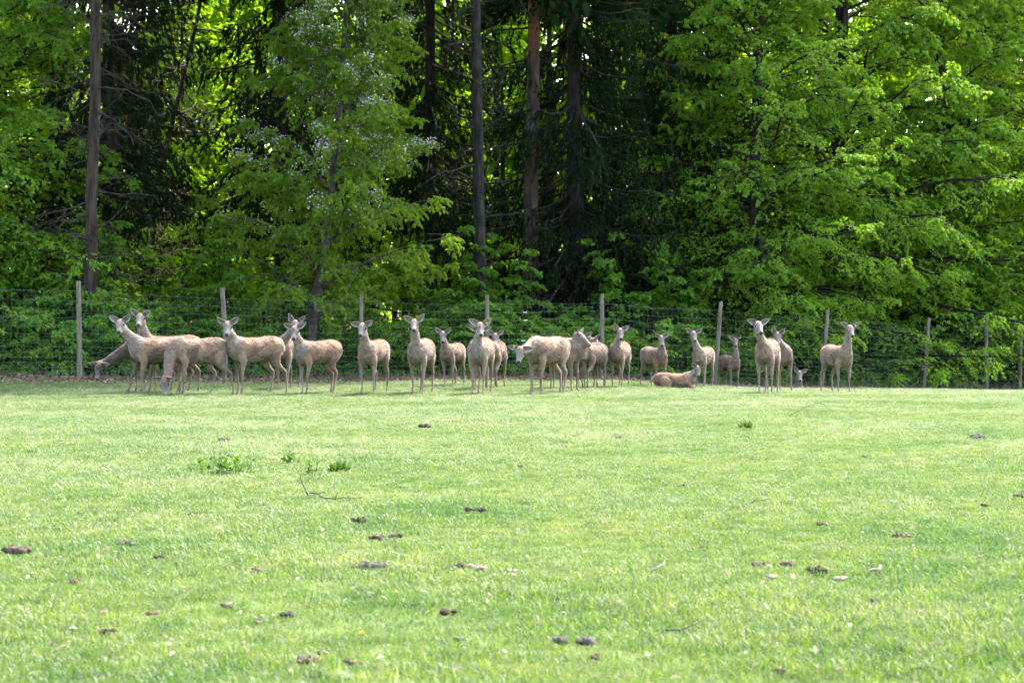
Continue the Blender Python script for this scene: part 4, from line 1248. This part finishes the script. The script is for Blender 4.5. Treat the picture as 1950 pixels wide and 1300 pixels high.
S_ = [(.05, .02), (-.03, -.01), (.02, 0), (-.04, .01)]
WALK = [(.14, .0), (-.10, 0), (-.22, 0), (.08, 0)]
DEER = [
    Deer(292, 749, -62, .93, (190, 690), -14, 66, -12, 'graze', [(.28, .02), (.0, 0), (-.1, 0), (.1, 0)], .95, .42, ear=82, grey=.1, label='dark reddish-brown deer grazing at the far left, head lowered to the ground'),
    Deer(322, 747, -68, 1.02, (268, 602), 2, 20, 0, 'alert', [(.05, 0), (-.05, 0), (-.1, 0), (.05, 0)], .8, .9, grey=.7, label='deer with head raised highest, standing behind the left pair'),
    Deer(301, 750, -62, .99, (231, 613), -6, 24, 0, 'alert', S_, .6, 1.02, grey=1, ear=55, label='grey-necked deer second from left, facing the camera above a grazing deer'),
    Deer(375, 753, -56, 1.0, (316, 719), 2, 60, 6, 'graze', [(.02, .0), (-.02, 0), (-.24, 0), (.18, 0)], .25, .92, ear=78, grey=.3, label='greyish deer grazing with its muzzle in the grass, second fence post behind it'),
    Deer(484, 751, -52, 1.02, (434, 617), 0, 26, 0, 'alert', [(.04, .02), (-.06, 0), (-.2, 0), (.03, 0)], .4, 1.05, grey=.8, label='pale deer standing three-quarter in front of the second fence post'),
    Deer(549, 741, -12, .98, (562, 614), 4, 22, 0, 'alert', S_, .3, .9, ear=38, label='deer mostly hidden, its ears showing above the rusty deer'),
    Deer(603, 750, -44, .95, (562, 625), 0, 28, 0, 'alert', [(.05, 0), (-.03, 0), (.05, 0), (-.08, 0)], .75, .98, grey=1, ear=62, label='deer with ragged rusty back standing left of the cherry trunk'),
    Deer(711, 750, -17, .95, (692, 620), 0, 24, 0, 'alert', [(.02, .02), (-.04, .02), (-.02, .0), (-.15, .06)], .45, .95, grey=.6, ear=52, label='slim brown deer standing in front of the third post'),
    Deer(802, 750, -11, .97, (790, 613), 0, 18, 0, 'alert', S_, .15, .98, grey=.7, ear=42, belly=1.08, label='tall round-bellied deer facing the camera, left of the smaller brown one'),
    Deer(861, 736, -20, .86, (843, 634), 0, 30, 0, 'alert', S_, .5, .88, grey=.4, ear=46, label='small brown deer between the two pale frontal deer'),
    Deer(945, 737, 166, .90, (943, 638), 4, 26, 0, 'alert', [(0, 0), (0, 0), (.06, .02), (-.08, .02)], .8, .78, grey=.1, ear=48, label='brown deer seen from behind, head turned back beside the fourth post'),
    Deer(914, 742, 4, .95, (914, 629), 0, 26, 0, 'alert', S_, .3, .9, ear=74, label='deer hidden behind the pale shaggy one, its lower pair of ears peeking out'),
    Deer(916, 750, -10, .98, (914, 619), 0, 24, 0, 'alert', S_, .05, 1.12, grey=1, ear=48, belly=1.1, eartag=True, label='pale shaggy deer facing the camera square-on with a yellow ear tag'),
    Deer(1060, 739, -6, .88, (1060, 646), 0, 30, 0, 'alert', S_, .4, .85, ear=76, label='deer of which only spread ears and forehead rise above the pale back'),
    Deer(1066, 746, 64, 1.0, (1098, 638), 74, 24, 0, 'alert', [(.02, 0), (-.03, 0), (0, 0), (-.1, 0)], .35, .92, grey=1, ear=40, label='deer with its head in profile looking right'),
    Deer(1132, 739, 150, .86, (1128, 648), 128, 10, 0, 'alert', S_, .5, .75, ear=45, label='dark deer at the back looking away beside the fifth post'),
    Deer(1119, 739, -38, .88, (1110, 642), 0, 22, 0, 'alert', [(.04, 0), (-.04, 0), (-.14, 0), (.04, 0)], .7, .95, grey=.8, ear=44, label='deer with pale ribs standing behind the one in profile'),
    Deer(1042, 751, -38, 1.0, (992, 664), -12, 36, -4, 'low', [(.03, 0), (-.03, 0), (.12, 0), (-.16, 0)], .35, 1.02, grey=.3, ear=80, belly=1.1, eartag=True, label='big pale deer with its head held low and ears spread sideways'),
    Deer(1180, 738, -15, .90, (1181, 629), 0, 26, 0, 'alert', S_, .45, 1.02, grey=.7, ear=34, belly=1.05, label='round pale deer with upright ears, right of the fifth post'),
    Deer(1286, 741, 78, .77, (1328, 699), -2, 36, 0, 'lie', None, 1.0, 1.15, lie=True, ear=48, label='orange-brown deer lying on the grass under the others'),
    Deer(1246, 738, 24, .82, (1259, 642), 2, 30, 0, 'alert', [(.03, 0), (-.03, 0), (.1, 0), (-.1, 0)], .35, .88, grey=.5, ear=46, label='brown deer standing at the tail end of the lying deer'),
    Deer(1339, 739, -22, .88, (1320, 634), 0, 26, 0, 'alert', [(.03, 0), (-.03, 0), (0, 0), (-.08, 0)], .35, 1.0, grey=.7, ear=50, label='deer standing over the head of the lying one by the leaning sixth post'),
    Deer(1390, 738, 20, .77, (1400, 646), 0, 28, 0, 'alert', [(.03, 0), (-.03, 0), (.06, 0), (-.06, 0)], .5, .95, grey=.5, ear=40, label='smallest standing deer, right of the leaning sixth post'),
    Deer(1484, 746, 12, .93, (1479, 636), 0, 34, 0, 'alert', S_, .35, 1.0, grey=.7, ear=40, label='deer half hidden behind the tall one, right of its shoulder'),
    Deer(1461, 750, -17, .98, (1442, 617), 0, 20, 0, 'alert', [(.02, 0), (-.03, 0), (.1, 0), (-.05, 0)], .45, 1.02, grey=.4, ear=54, label='tall shaggy deer in front of the half hidden one on the right'),
    Deer(1545, 741.3, -58, .9, (1522, 709), 0, 30, 0, 'lie', None, .8, .75, lie=True, ear=40, depth=52.2, label='dark deer lying in a hollow, only head and back showing'),
    Deer(1594, 749, 18, .92, (1617, 623), 2, 24, 0, 'alert', [(.03, 0), (-.03, 0), (.06, 0), (-.1, .02)], .3, 1.1, grey=.6, ear=52, eartag=True, belly=1.03, label='pale deer standing alone at the right end of the herd'),
]

def build_deer():
    tmp = []
    for k, D in enumerate(DEER):
        b, samp, H = deer_geometry(D, 300 + k)
        me = b.mesh('body_raw')
        o = bpy.data.objects.new('body_raw', me)
        COL.objects.link(o)
        md = o.modifiers.new('r', 'REMESH'); md.mode = 'VOXEL'; md.voxel_size = .0195; md.use_smooth_shade = True
        sm = o.modifiers.new('s', 'SMOOTH'); sm.factor = .5; sm.iterations = 5
        tmp.append((o, samp, H))
    dg = bpy.context.evaluated_depsgraph_get()
    for k, (o, samp, H) in enumerate(tmp):
        D = DEER[k]
        rng = np.random.default_rng(500 + k)
        ev = o.evaluated_get(dg).to_mesh()
        V = np.empty(len(ev.vertices) * 3, np.float32); ev.vertices.foreach_get('co', V); V = V.reshape(-1, 3).astype(float)
        n = len(ev.polygons)
        lt = np.empty(n, np.int32); ev.polygons.foreach_get('loop_total', lt)
        lv = np.empty(len(ev.loops), np.int32); ev.loops.foreach_get('vertex_index', lv)
        Nn = np.empty(len(ev.vertices) * 3, np.float32); ev.vertices.foreach_get('normal', Nn); Nn = Nn.reshape(-1, 3)
        assert (lt == 4).all()
        F = lv.reshape(-1, 4)
        o.evaluated_get(dg).to_mesh_clear()
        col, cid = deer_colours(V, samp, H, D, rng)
        # coat relief: shallow ragged tufts on trunk and neck
        amp = np.where(cid <= 1, .0035, .001)
        q = V * 26
        rel = np.sin(q[:, 0] * 1.0 + 1.7 * np.sin(q[:, 2] * .8)) * np.sin(q[:, 1] * 1.2 + q[:, 2] * .9 + k) + .6 * np.sin(q[:, 0] * 2.3 + k) * np.sin(q[:, 2] * 2.1)
        V2 = V + Nn * (amp * rel)[:, None]
        b = MB().add(V2, F)
        cols = [col]
        for sg in (-1, 1):
            ev_, ef, ec = ear_mesh(H, sg, D, rng)
            b.add(ev_, ef); cols.append(ec * .72 * (.55 + .45 * D.pale))
        cols = np.concatenate(cols)
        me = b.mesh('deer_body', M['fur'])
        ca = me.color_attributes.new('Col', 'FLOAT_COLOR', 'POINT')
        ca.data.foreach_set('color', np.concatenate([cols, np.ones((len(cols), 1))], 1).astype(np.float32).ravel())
        root = empty('deer', H['g'] - np.array([0, 0, .006]))
        W = Matrix(((H['W'][0][0], H['W'][0][1], 0), (H['W'][1][0], H['W'][1][1], 0), (0, 0, 1)))
        root.rotation_euler = W.to_euler()
        root.scale = (D.s,) * 3
        tag(root, D.label, 'deer', 'herd of deer along the fence')
        link('body', me, root)
        # coat hair
        tri = np.concatenate([F[:, :3], F[:, [0, 2, 3]]])
        ar = np.linalg.norm(np.cross(V[tri[:, 1]] - V[tri[:, 0]], V[tri[:, 2]] - V[tri[:, 0]]), axis=1)
        wgt = ar * np.where(cid[tri[:, 0]] <= 1, 1.0, np.where(cid[tri[:, 0]] == 2, .25, .45)) * np.where((V[tri[:, 0], 2] - H['zoff'] < .3) & (cid[tri[:, 0]] >= 3), .15, 1)
        ns_ = 5600
        pick = rng.choice(len(tri), ns_, p=wgt / wgt.sum())
        w = rng.dirichlet((1, 1, 1), ns_)[:, :, None]
        p = (V2[tri[pick]] * w).sum(1); nn = nrm((Nn[tri[pick]] * w).sum(1)); cc = col[tri[pick, 0]]; ci = cid[tri[pick, 0]]
        flow = np.tile(np.array([-.7, 0, -.55]), (ns_, 1))
        flow[ci == 1] = (0, 0, -1.); flow[ci >= 3] = (0, 0, -1.); flow[ci == 2] = -H['f']
        flow = nrm(flow - (flow * nn).sum(1, keepdims=True) * nn + rng.normal(0, .28, (ns_, 3)))
        L = rng.uniform(.022, .055, ns_) * np.where(ci <= 1, 1, np.where(ci == 2, .3, .4)) * np.where(ci == 1, 1.25, 1)
        d = nrm(flow + nn * rng.uniform(.15, .55, (ns_, 1)))
        sdv = nrm(np.cross(d, nn)) * (.003 + .003 * rng.random((ns_, 1)))
        HV = np.stack([p - nn * .004 - sdv, p - nn * .004 + sdv, p + d * L[:, None]], 1)
        hb_ = MB().add(HV, np.arange(ns_ * 3).reshape(-1, 3))
        hm = hb_.mesh('coat', M['hair'], smooth=False)
        tone = rng.choice([.42, .75, 1.15, 1.6], ns_, p=[.25, .25, .25, .25])[:, None]
        hc = np.clip(cc * tone, .01, .8)
        ca = hm.color_attributes.new('Col', 'FLOAT_COLOR', 'POINT')
        ca.data.foreach_set('color', np.repeat(np.concatenate([hc, np.ones((ns_, 1))], 1), 3, 0).astype(np.float32).ravel())
        link('coat', hm, root)
        for sg in (-1, 1):
            c = H['poll'] + H['hk'] * (.102 * H['f'] + sg * .066 * H['s'] + .040 * H['u'])
            th = np.linspace(0, np.pi, 6); ps = np.linspace(0, 2 * np.pi, 9)[:-1]
            e = np.array([[math.sin(a) * math.cos(q_), math.sin(a) * math.sin(q_), math.cos(a)] for a in th for q_ in ps]) * .020 + c
            idx = np.arange(48).reshape(6, 8)
            Fq = np.stack([idx[:-1], idx[1:], np.roll(idx[1:], -1, 1), np.roll(idx[:-1], -1, 1)], -1).reshape(-1, 4)
            link('eye', MB().add(e, Fq).mesh('eye', M['eye']), root)
        if D.eartag:
            c = H['poll'] + H['s'] * (.12 if k != 17 else -.13) + H['u'] * .13 + H['f'] * .03
            a, bb = H['s'] * .017, H['u'] * .022
            pv = np.array([c - a - bb, c + a - bb, c + a + bb, c - a + bb]); pv2 = pv + H['f'] * .006
            link('ear_tag', MB().add(np.concatenate([pv, pv2]), np.array([[0, 1, 2, 3], [4, 5, 6, 7], [0, 1, 5, 4], [1, 2, 6, 5], [2, 3, 7, 6], [3, 0, 4, 7]])).mesh('ear_tag', M['tag_yellow'], smooth=False), root)
        raw = o.data
        bpy.data.objects.remove(o)
        bpy.data.meshes.remove(raw)
build_deer()

# ------------------------------------------------------------------ clumps, sticks and weeds on the grass
def clump_mesh(seed, w, n, mat, flat=.55, line=False):
    rng = np.random.default_rng(seed)
    b = MB()
    th = np.linspace(0, np.pi, 6); ps = np.linspace(0, 2 * np.pi, 9)[:-1]
    sph = np.array([[math.sin(a) * math.cos(q), math.sin(a) * math.sin(q), math.cos(a)] for a in th for q in ps])
    idx = np.arange(48).reshape(6, 8)
    Fq = np.stack([idx[:-1], idx[1:], np.roll(idx[1:], -1, 1), np.roll(idx[:-1], -1, 1)], -1).reshape(-1, 4)
    for j in range(n):
        r = w * rng.uniform(.13, .26) * (.62 if line else 1)
        x = rng.uniform(-.5, .5) * w * .8; y = rng.normal(0, .12 if line else .2) * w * (.3 if line else 1)
        lump = 1 + .22 * np.sin(sph[:, 0] * 4 + j) * np.sin(sph[:, 1] * 5 + 2 * j) + rng.normal(0, .2, 48)
        V = sph * lump[:, None] * r * np.array([rng.uniform(.8, 1.4), 1, flat + .25 * rng.random()])
        V = V @ rotz(rng.uniform(0, 6.28)).T
        b.add(V + [x, y, r * flat * .75 + (0 if line else rng.uniform(0, .12) * w)], Fq)
    return b.mesh('dung_clump', M[mat])

CL = [  # px, py, width px, tone, label
    (683, 999, 26, 'dark', 'black dung clump right of the fallen forked twig'), (478, 1024, 12, 'dark', 'tiny dark clump below the weed patch'),
    (717, 1029, 30, 'brown', 'crumbly brown clump left of a darker lump, mid meadow'), (752, 1028, 24, 'dark', 'dark lump beside a crumbly brown clump, mid meadow'),
    (300, 1067, 20, 'dark', 'small dark clump right of a row of grey droppings'), (32, 1056, 46, 'brown', 'wide brown dung heap at the left edge'),
    (240, 1041, 46, 'grey', 'row of grey droppings in the left meadow'), (880, 1084, 26, 'brown', 'brown clump touching a pale lumpy one, centre meadow'),
    (909, 1089, 34, 'tan', 'pale lumpy clump touching a brown one, centre meadow'), (976, 1095, 22, 'tan', 'small pale clump right of the lumpy pair'),
    (702, 1086, 82, 'grey', 'long row of dark grey droppings left of centre'), (487, 1092, 24, 'brown', 'flat brown clump left of the long row of droppings'),
    (145, 1116, 24, 'brown', 'small brown clump near the left edge above the dark one'), (432, 1162, 26, 'brown', 'brown clump in the lower left meadow beside none other'),
    (288, 1174, 24, 'brown', 'flat brown scrap right above the round dark clump'), (546, 1177, 26, 'grey', 'grey crumbs right of the lower left brown clump'),
    (205, 1210, 32, 'dark', 'round dark brown clump in the lower left corner'), (140, 1204, 14, 'dark', 'tiny dark clump left of the round dark clump'),
    (855, 1173, 30, 'dark', 'dark clump in the lower centre of the meadow'), (590, 1268, 42, 'brown', 'brown lumpy clump at the bottom edge, left of a smaller one'),
    (612, 1251, 24, 'brown', 'flaky brown scrap just above the bottom lumpy clump'), (665, 1268, 26, 'brown', 'brown clump at the bottom, second of three in a row'),
    (690, 1269, 16, 'brown', 'small brown clump at the bottom, last of three in a row'), (908, 977, 44, 'grey', 'grey twiggy scrap right of the black dung clump'),
    (362, 1275, 16, 'dark', 'small dark clump at the bottom left edge'), (875, 1223, 20, 'grey', 'small grey clump below the dark centre clump'),
    (1098, 1228, 78, 'grey', 'long grey dung heap in the lower middle'), (1126, 1258, 26, 'brown', 'brown crumbs below the long grey heap'),
    (1486, 1288, 30, 'dark', 'dark clump at the bottom edge right of centre'), (1445, 1081, 28, 'brown', 'flat brown clump leftmost of the cluster in the right meadow'),
    (1499, 1080, 26, 'brown', 'upright brown clump in the cluster in the right meadow'), (1556, 1095, 36, 'dark', 'dark spread clump in the cluster in the right meadow'),
    (1583, 1092, 14, 'brown', 'small brown lump right of the dark spread clump'), (1600, 1108, 26, 'tan', 'pale clump below the dark spread clump'),
    (1465, 1105, 26, 'tan', 'pale crumbs below the leftmost clump of the right cluster'), (1673, 1105, 12, 'brown', 'small brown lump under a pale stick on the right'),
    (1717, 1028, 30, 'brown', 'rounded brown clump with a reddish leaf beside it'), (1905, 1202, 18, 'brown', 'small brown clump near the lower right edge'),
    (1566, 1006, 18, 'brown', 'small brown clump above the right cluster'), (1943, 952, 22, 'grey', 'grey clump at the right edge'), (1877, 968, 14, 'brown', 'tiny brown clump left of the grey one at the right edge'),
    (1669, 1151, 24, 'grey', 'grey crumbs in the lower right meadow'), (427, 844, 22, 'brown', 'brown clump above the weed patch'), (808, 817, 18, 'dark', 'distant dark clump below the smaller brown deer'),
    (1863, 839, 26, 'grey', 'distant grey scrap in the far right meadow'), (1180, 838, 14, 'grey', 'distant grey clump in the middle of the meadow'), (1645, 875, 12, 'dark', 'distant dark speck of dung on the right'), (990, 893, 12, 'dark', 'distant dark clump near the centre'), (1302, 930, 12, 'dark', 'small dark clump right of centre in the meadow'),
]
for k, (px, py, wpx, tone, lab) in enumerate(CL):
    g = on_ground(px, py)
    w = wpx * g[1] / FPX
    line = tone == 'grey' and wpx > 40
    o = link('dung_clump', clump_mesh(800 + k, w, 9 if line else (4 + int(w * 60)), 'dung_' + tone, line=line))
    o.location = g + np.array([0, 0, .010 + .012 * (g[1] > 14)])
    tag(o, lab, 'dung', 'dung clumps on the meadow')

def stick(pts, r, label, forks=(), seed=0, mat='dead_twig'):
    rng = np.random.default_rng(seed)
    W = [on_ground(px, py) + np.array([0, 0, h]) for px, py, h in pts]
    c = W[0].copy()
    n = 14
    A, _ = resample(np.array(W) - c, [], n)
    A += rng.normal(0, .004, A.shape)
    b = MB().add(*tubes(A[None], (r * np.linspace(1, .45, n))[None], 6))
    for i, (dx, dy, dz) in forks:
        q = A[i]
        P = np.array([q, q + np.array([dx, dy, dz]) * .5 + rng.normal(0, .005, 3), q + np.array([dx, dy, dz])])
        b.add(*tubes(P[None], (r * np.array([.6, .45, .25]))[None], 5))
    o = link('fallen_stick', b.mesh('fallen_stick', M[mat]))
    o.location = c
    tag(o, label, 'stick', 'fallen sticks on the meadow')
g0 = .03
stick([(587, 951, .035), (578, 951, .12), (567, 952, .25)], .006, 'short upright prong of a dead branch below the weed patch', [(6, (-.05, 0, .03))], 1)
stick([(584, 950, .05), (603, 953, .06), (625, 958, .035), (650, 957, .04), (690, 956, .035)], .0075, 'long thin dead branch lying right of the upright prong', [(9, (.02, .02, .06)), (4, (.06, -.03, .02))], 2)
stick([(465, 985, .03), (498, 975, .06), (530, 985, .03)], .004, 'arched thin twig left of the long dead branch', (), 3)
stick([(350, 986, .03), (385, 985, .04), (412, 983, .03)], .004, 'straight thin twig in the left meadow', (), 4)
stick([(1408, 972, .03), (1436, 966, .05), (1466, 964, .06)], .006, 'thin grey stick in the middle right meadow', [(8, (.04, 0, .04))], 5)
stick([(1255, 1213, .025), (1300, 1213, .04), (1325, 1208, .05), (1347, 1196, .05)], .0045, 'crooked brown twig in the lower right of centre', [(5, (.04, .03, .03))], 6)
stick([(1724, 1286, .02), (1765, 1284, .035), (1800, 1284, .02)], .004, 'dark straight twig at the bottom right edge', (), 7)
stick([(1503, 795, .03), (1530, 792, .12), (1560, 786, .16), (1592, 794, .03)], .006, 'arched twig lying far off below the right deer', (), 8)
stick([(1238, 1094, .03), (1252, 1094, .04), (1266, 1087, .06)], .007, 'short pale stick right of centre', (), 9, 'dung_tan')
stick([(1657, 1098, .04), (1668, 1098, .045), (1677, 1092, .05)], .009, 'pale curved stick above a brown lump on the right', (), 10, 'dung_tan')

def weeds(name, px, py, wpx, hm, n, label, seed, leaf=.045, cat='weeds', thin=False):
    rng = np.random.default_rng(seed)
    g = on_ground(px, py)
    w = wpx * g[1] / FPX
    root = empty(name, g)
    tag(root, label, cat)
    x = rng.normal(0, .25, n) * w; y = rng.normal(0, .3, n) * w * .8
    H = hm * rng.uniform(.35, 1, n) * np.exp(-(x / w * 2) ** 2 * .5)
    az = rng.uniform(0, 6.28, n); ln = rng.uniform(.05, .4, n)
    d = nrm(np.stack([np.cos(az) * ln, np.sin(az) * ln, np.ones(n)], -1))
    z = terr(x + g[0], y + g[1]) - g[2]
    P = bend(np.stack([x, y, z], -1), d, H, 5, 0, .1, .04, rng)
    link('stems', MB().add(*tubes(P, np.full((n, 5), .0025), 3)).mesh('stems', M['straw']), root)
    if thin:
        lv = MB()
        m = n * 26
        xx = rng.normal(0, .28, m) * w; yy = rng.normal(0, .28, m) * w
        pp = np.stack([xx, yy, terr(xx + g[0], yy + g[1]) - g[2]], -1)
        dd = nrm(rng.normal(0, .45, (m, 3)) + np.array([0, 0, 1.]))
        lv.add(*leaves(pp, dd, nrm(rng.normal(0, 1, (m, 3))), rng.uniform(.05, .13, m), .05))
    else:
        lv = MB().add(*twig_leaves(P, 9, rng, leaf, .3, .2, tmin=.05))
    link('leaves', lv.mesh('leaves', M['leaf_weed'], smooth=False), root)
weeds('weed_patch', 440, 906, 110, .22, 26, 'straggly patch of leafy weeds in the left meadow', 1)
weeds('weed_patch', 410, 900, 70, .24, 14, 'taller weeds at the left end of the straggly weed patch', 4)
weeds('grass_tuft', 645, 899, 28, .16, 8, 'dense dark green grass tuft right of the weed patch', 2, cat='grass tuft', thin=True)
weeds('weed_patch', 557, 884, 22, .18, 7, 'two or three small weeds between the weed patch and the grass tuft', 3)
weeds('weed_patch', 592, 905, 16, .2, 5, 'thin weed left of the dense grass tuft', 5)
weeds('grass_tuft', 1420, 816, 18, .08, 5, 'darker grass tuft far off in the right meadow', 6, cat='grass tuft', thin=True)

def dandelion(px, py, label, seed):
    g = on_ground(px, py)
    rng = np.random.default_rng(seed)
    root = empty('dandelion', g)
    tag(root, label, 'flower', 'yellow flowers on the meadow')
    P = np.array([[[0, 0, 0], [.002, 0, .03], [0, .002, .055]]])
    link('stem', MB().add(*tubes(P, np.full((1, 3), .0018), 5)).mesh('stem', M['leaf_deep']), root)
    n = 40
    a = rng.uniform(0, 6.28, n)
    d = nrm(np.stack([np.cos(a), np.sin(a), rng.uniform(.1, 1.5, n)], -1))
    link('flower_head', MB().add(*leaves(np.tile([[0, 0, .055]], (n, 1)), d, nrm(rng.normal(0, 1, (n, 3)) + [0, 0, 1]), rng.uniform(.012, .019, n), .2)).mesh('flower_head', M['petal'], smooth=False), root)
dandelion(648, 1040, 'yellow dandelion between the dark clumps left of centre', 1)
dandelion(1495, 761, 'distant yellow dandelion just in front of the right deer', 2)
dandelion(1832, 867, 'yellow dandelion in the far right meadow', 3)
dandelion(689, 1229, 'yellow dandelion in the lower meadow above the bottom clumps', 4)

def scattered():
    """dry leaf bits and bleached grass scattered over the meadow"""
    rng = np.random.default_rng(91)
    n = 5200
    y = 6 + 36 * rng.random(n) ** .8
    x = rng.uniform(-1, 1, n) * (.27 * y + 1)
    p = np.stack([x, y, terr(x, y) + rng.uniform(.012, .04, n)], -1)
    d = nrm(rng.normal(0, 1, (n, 3)) * [1, 1, .3])
    b = MB().add(*leaves(p, d, nrm(np.array([0, 0, 1.]) + rng.normal(0, .6, (n, 3))), rng.uniform(.014, .055, n), .24, .2))
    o = link('leaf_debris', b.mesh('leaf_debris', M['debris'], smooth=False))
    tag(o, 'bits of dry leaf and bleached grass scattered over the meadow', 'debris', kind='stuff')
scattered()
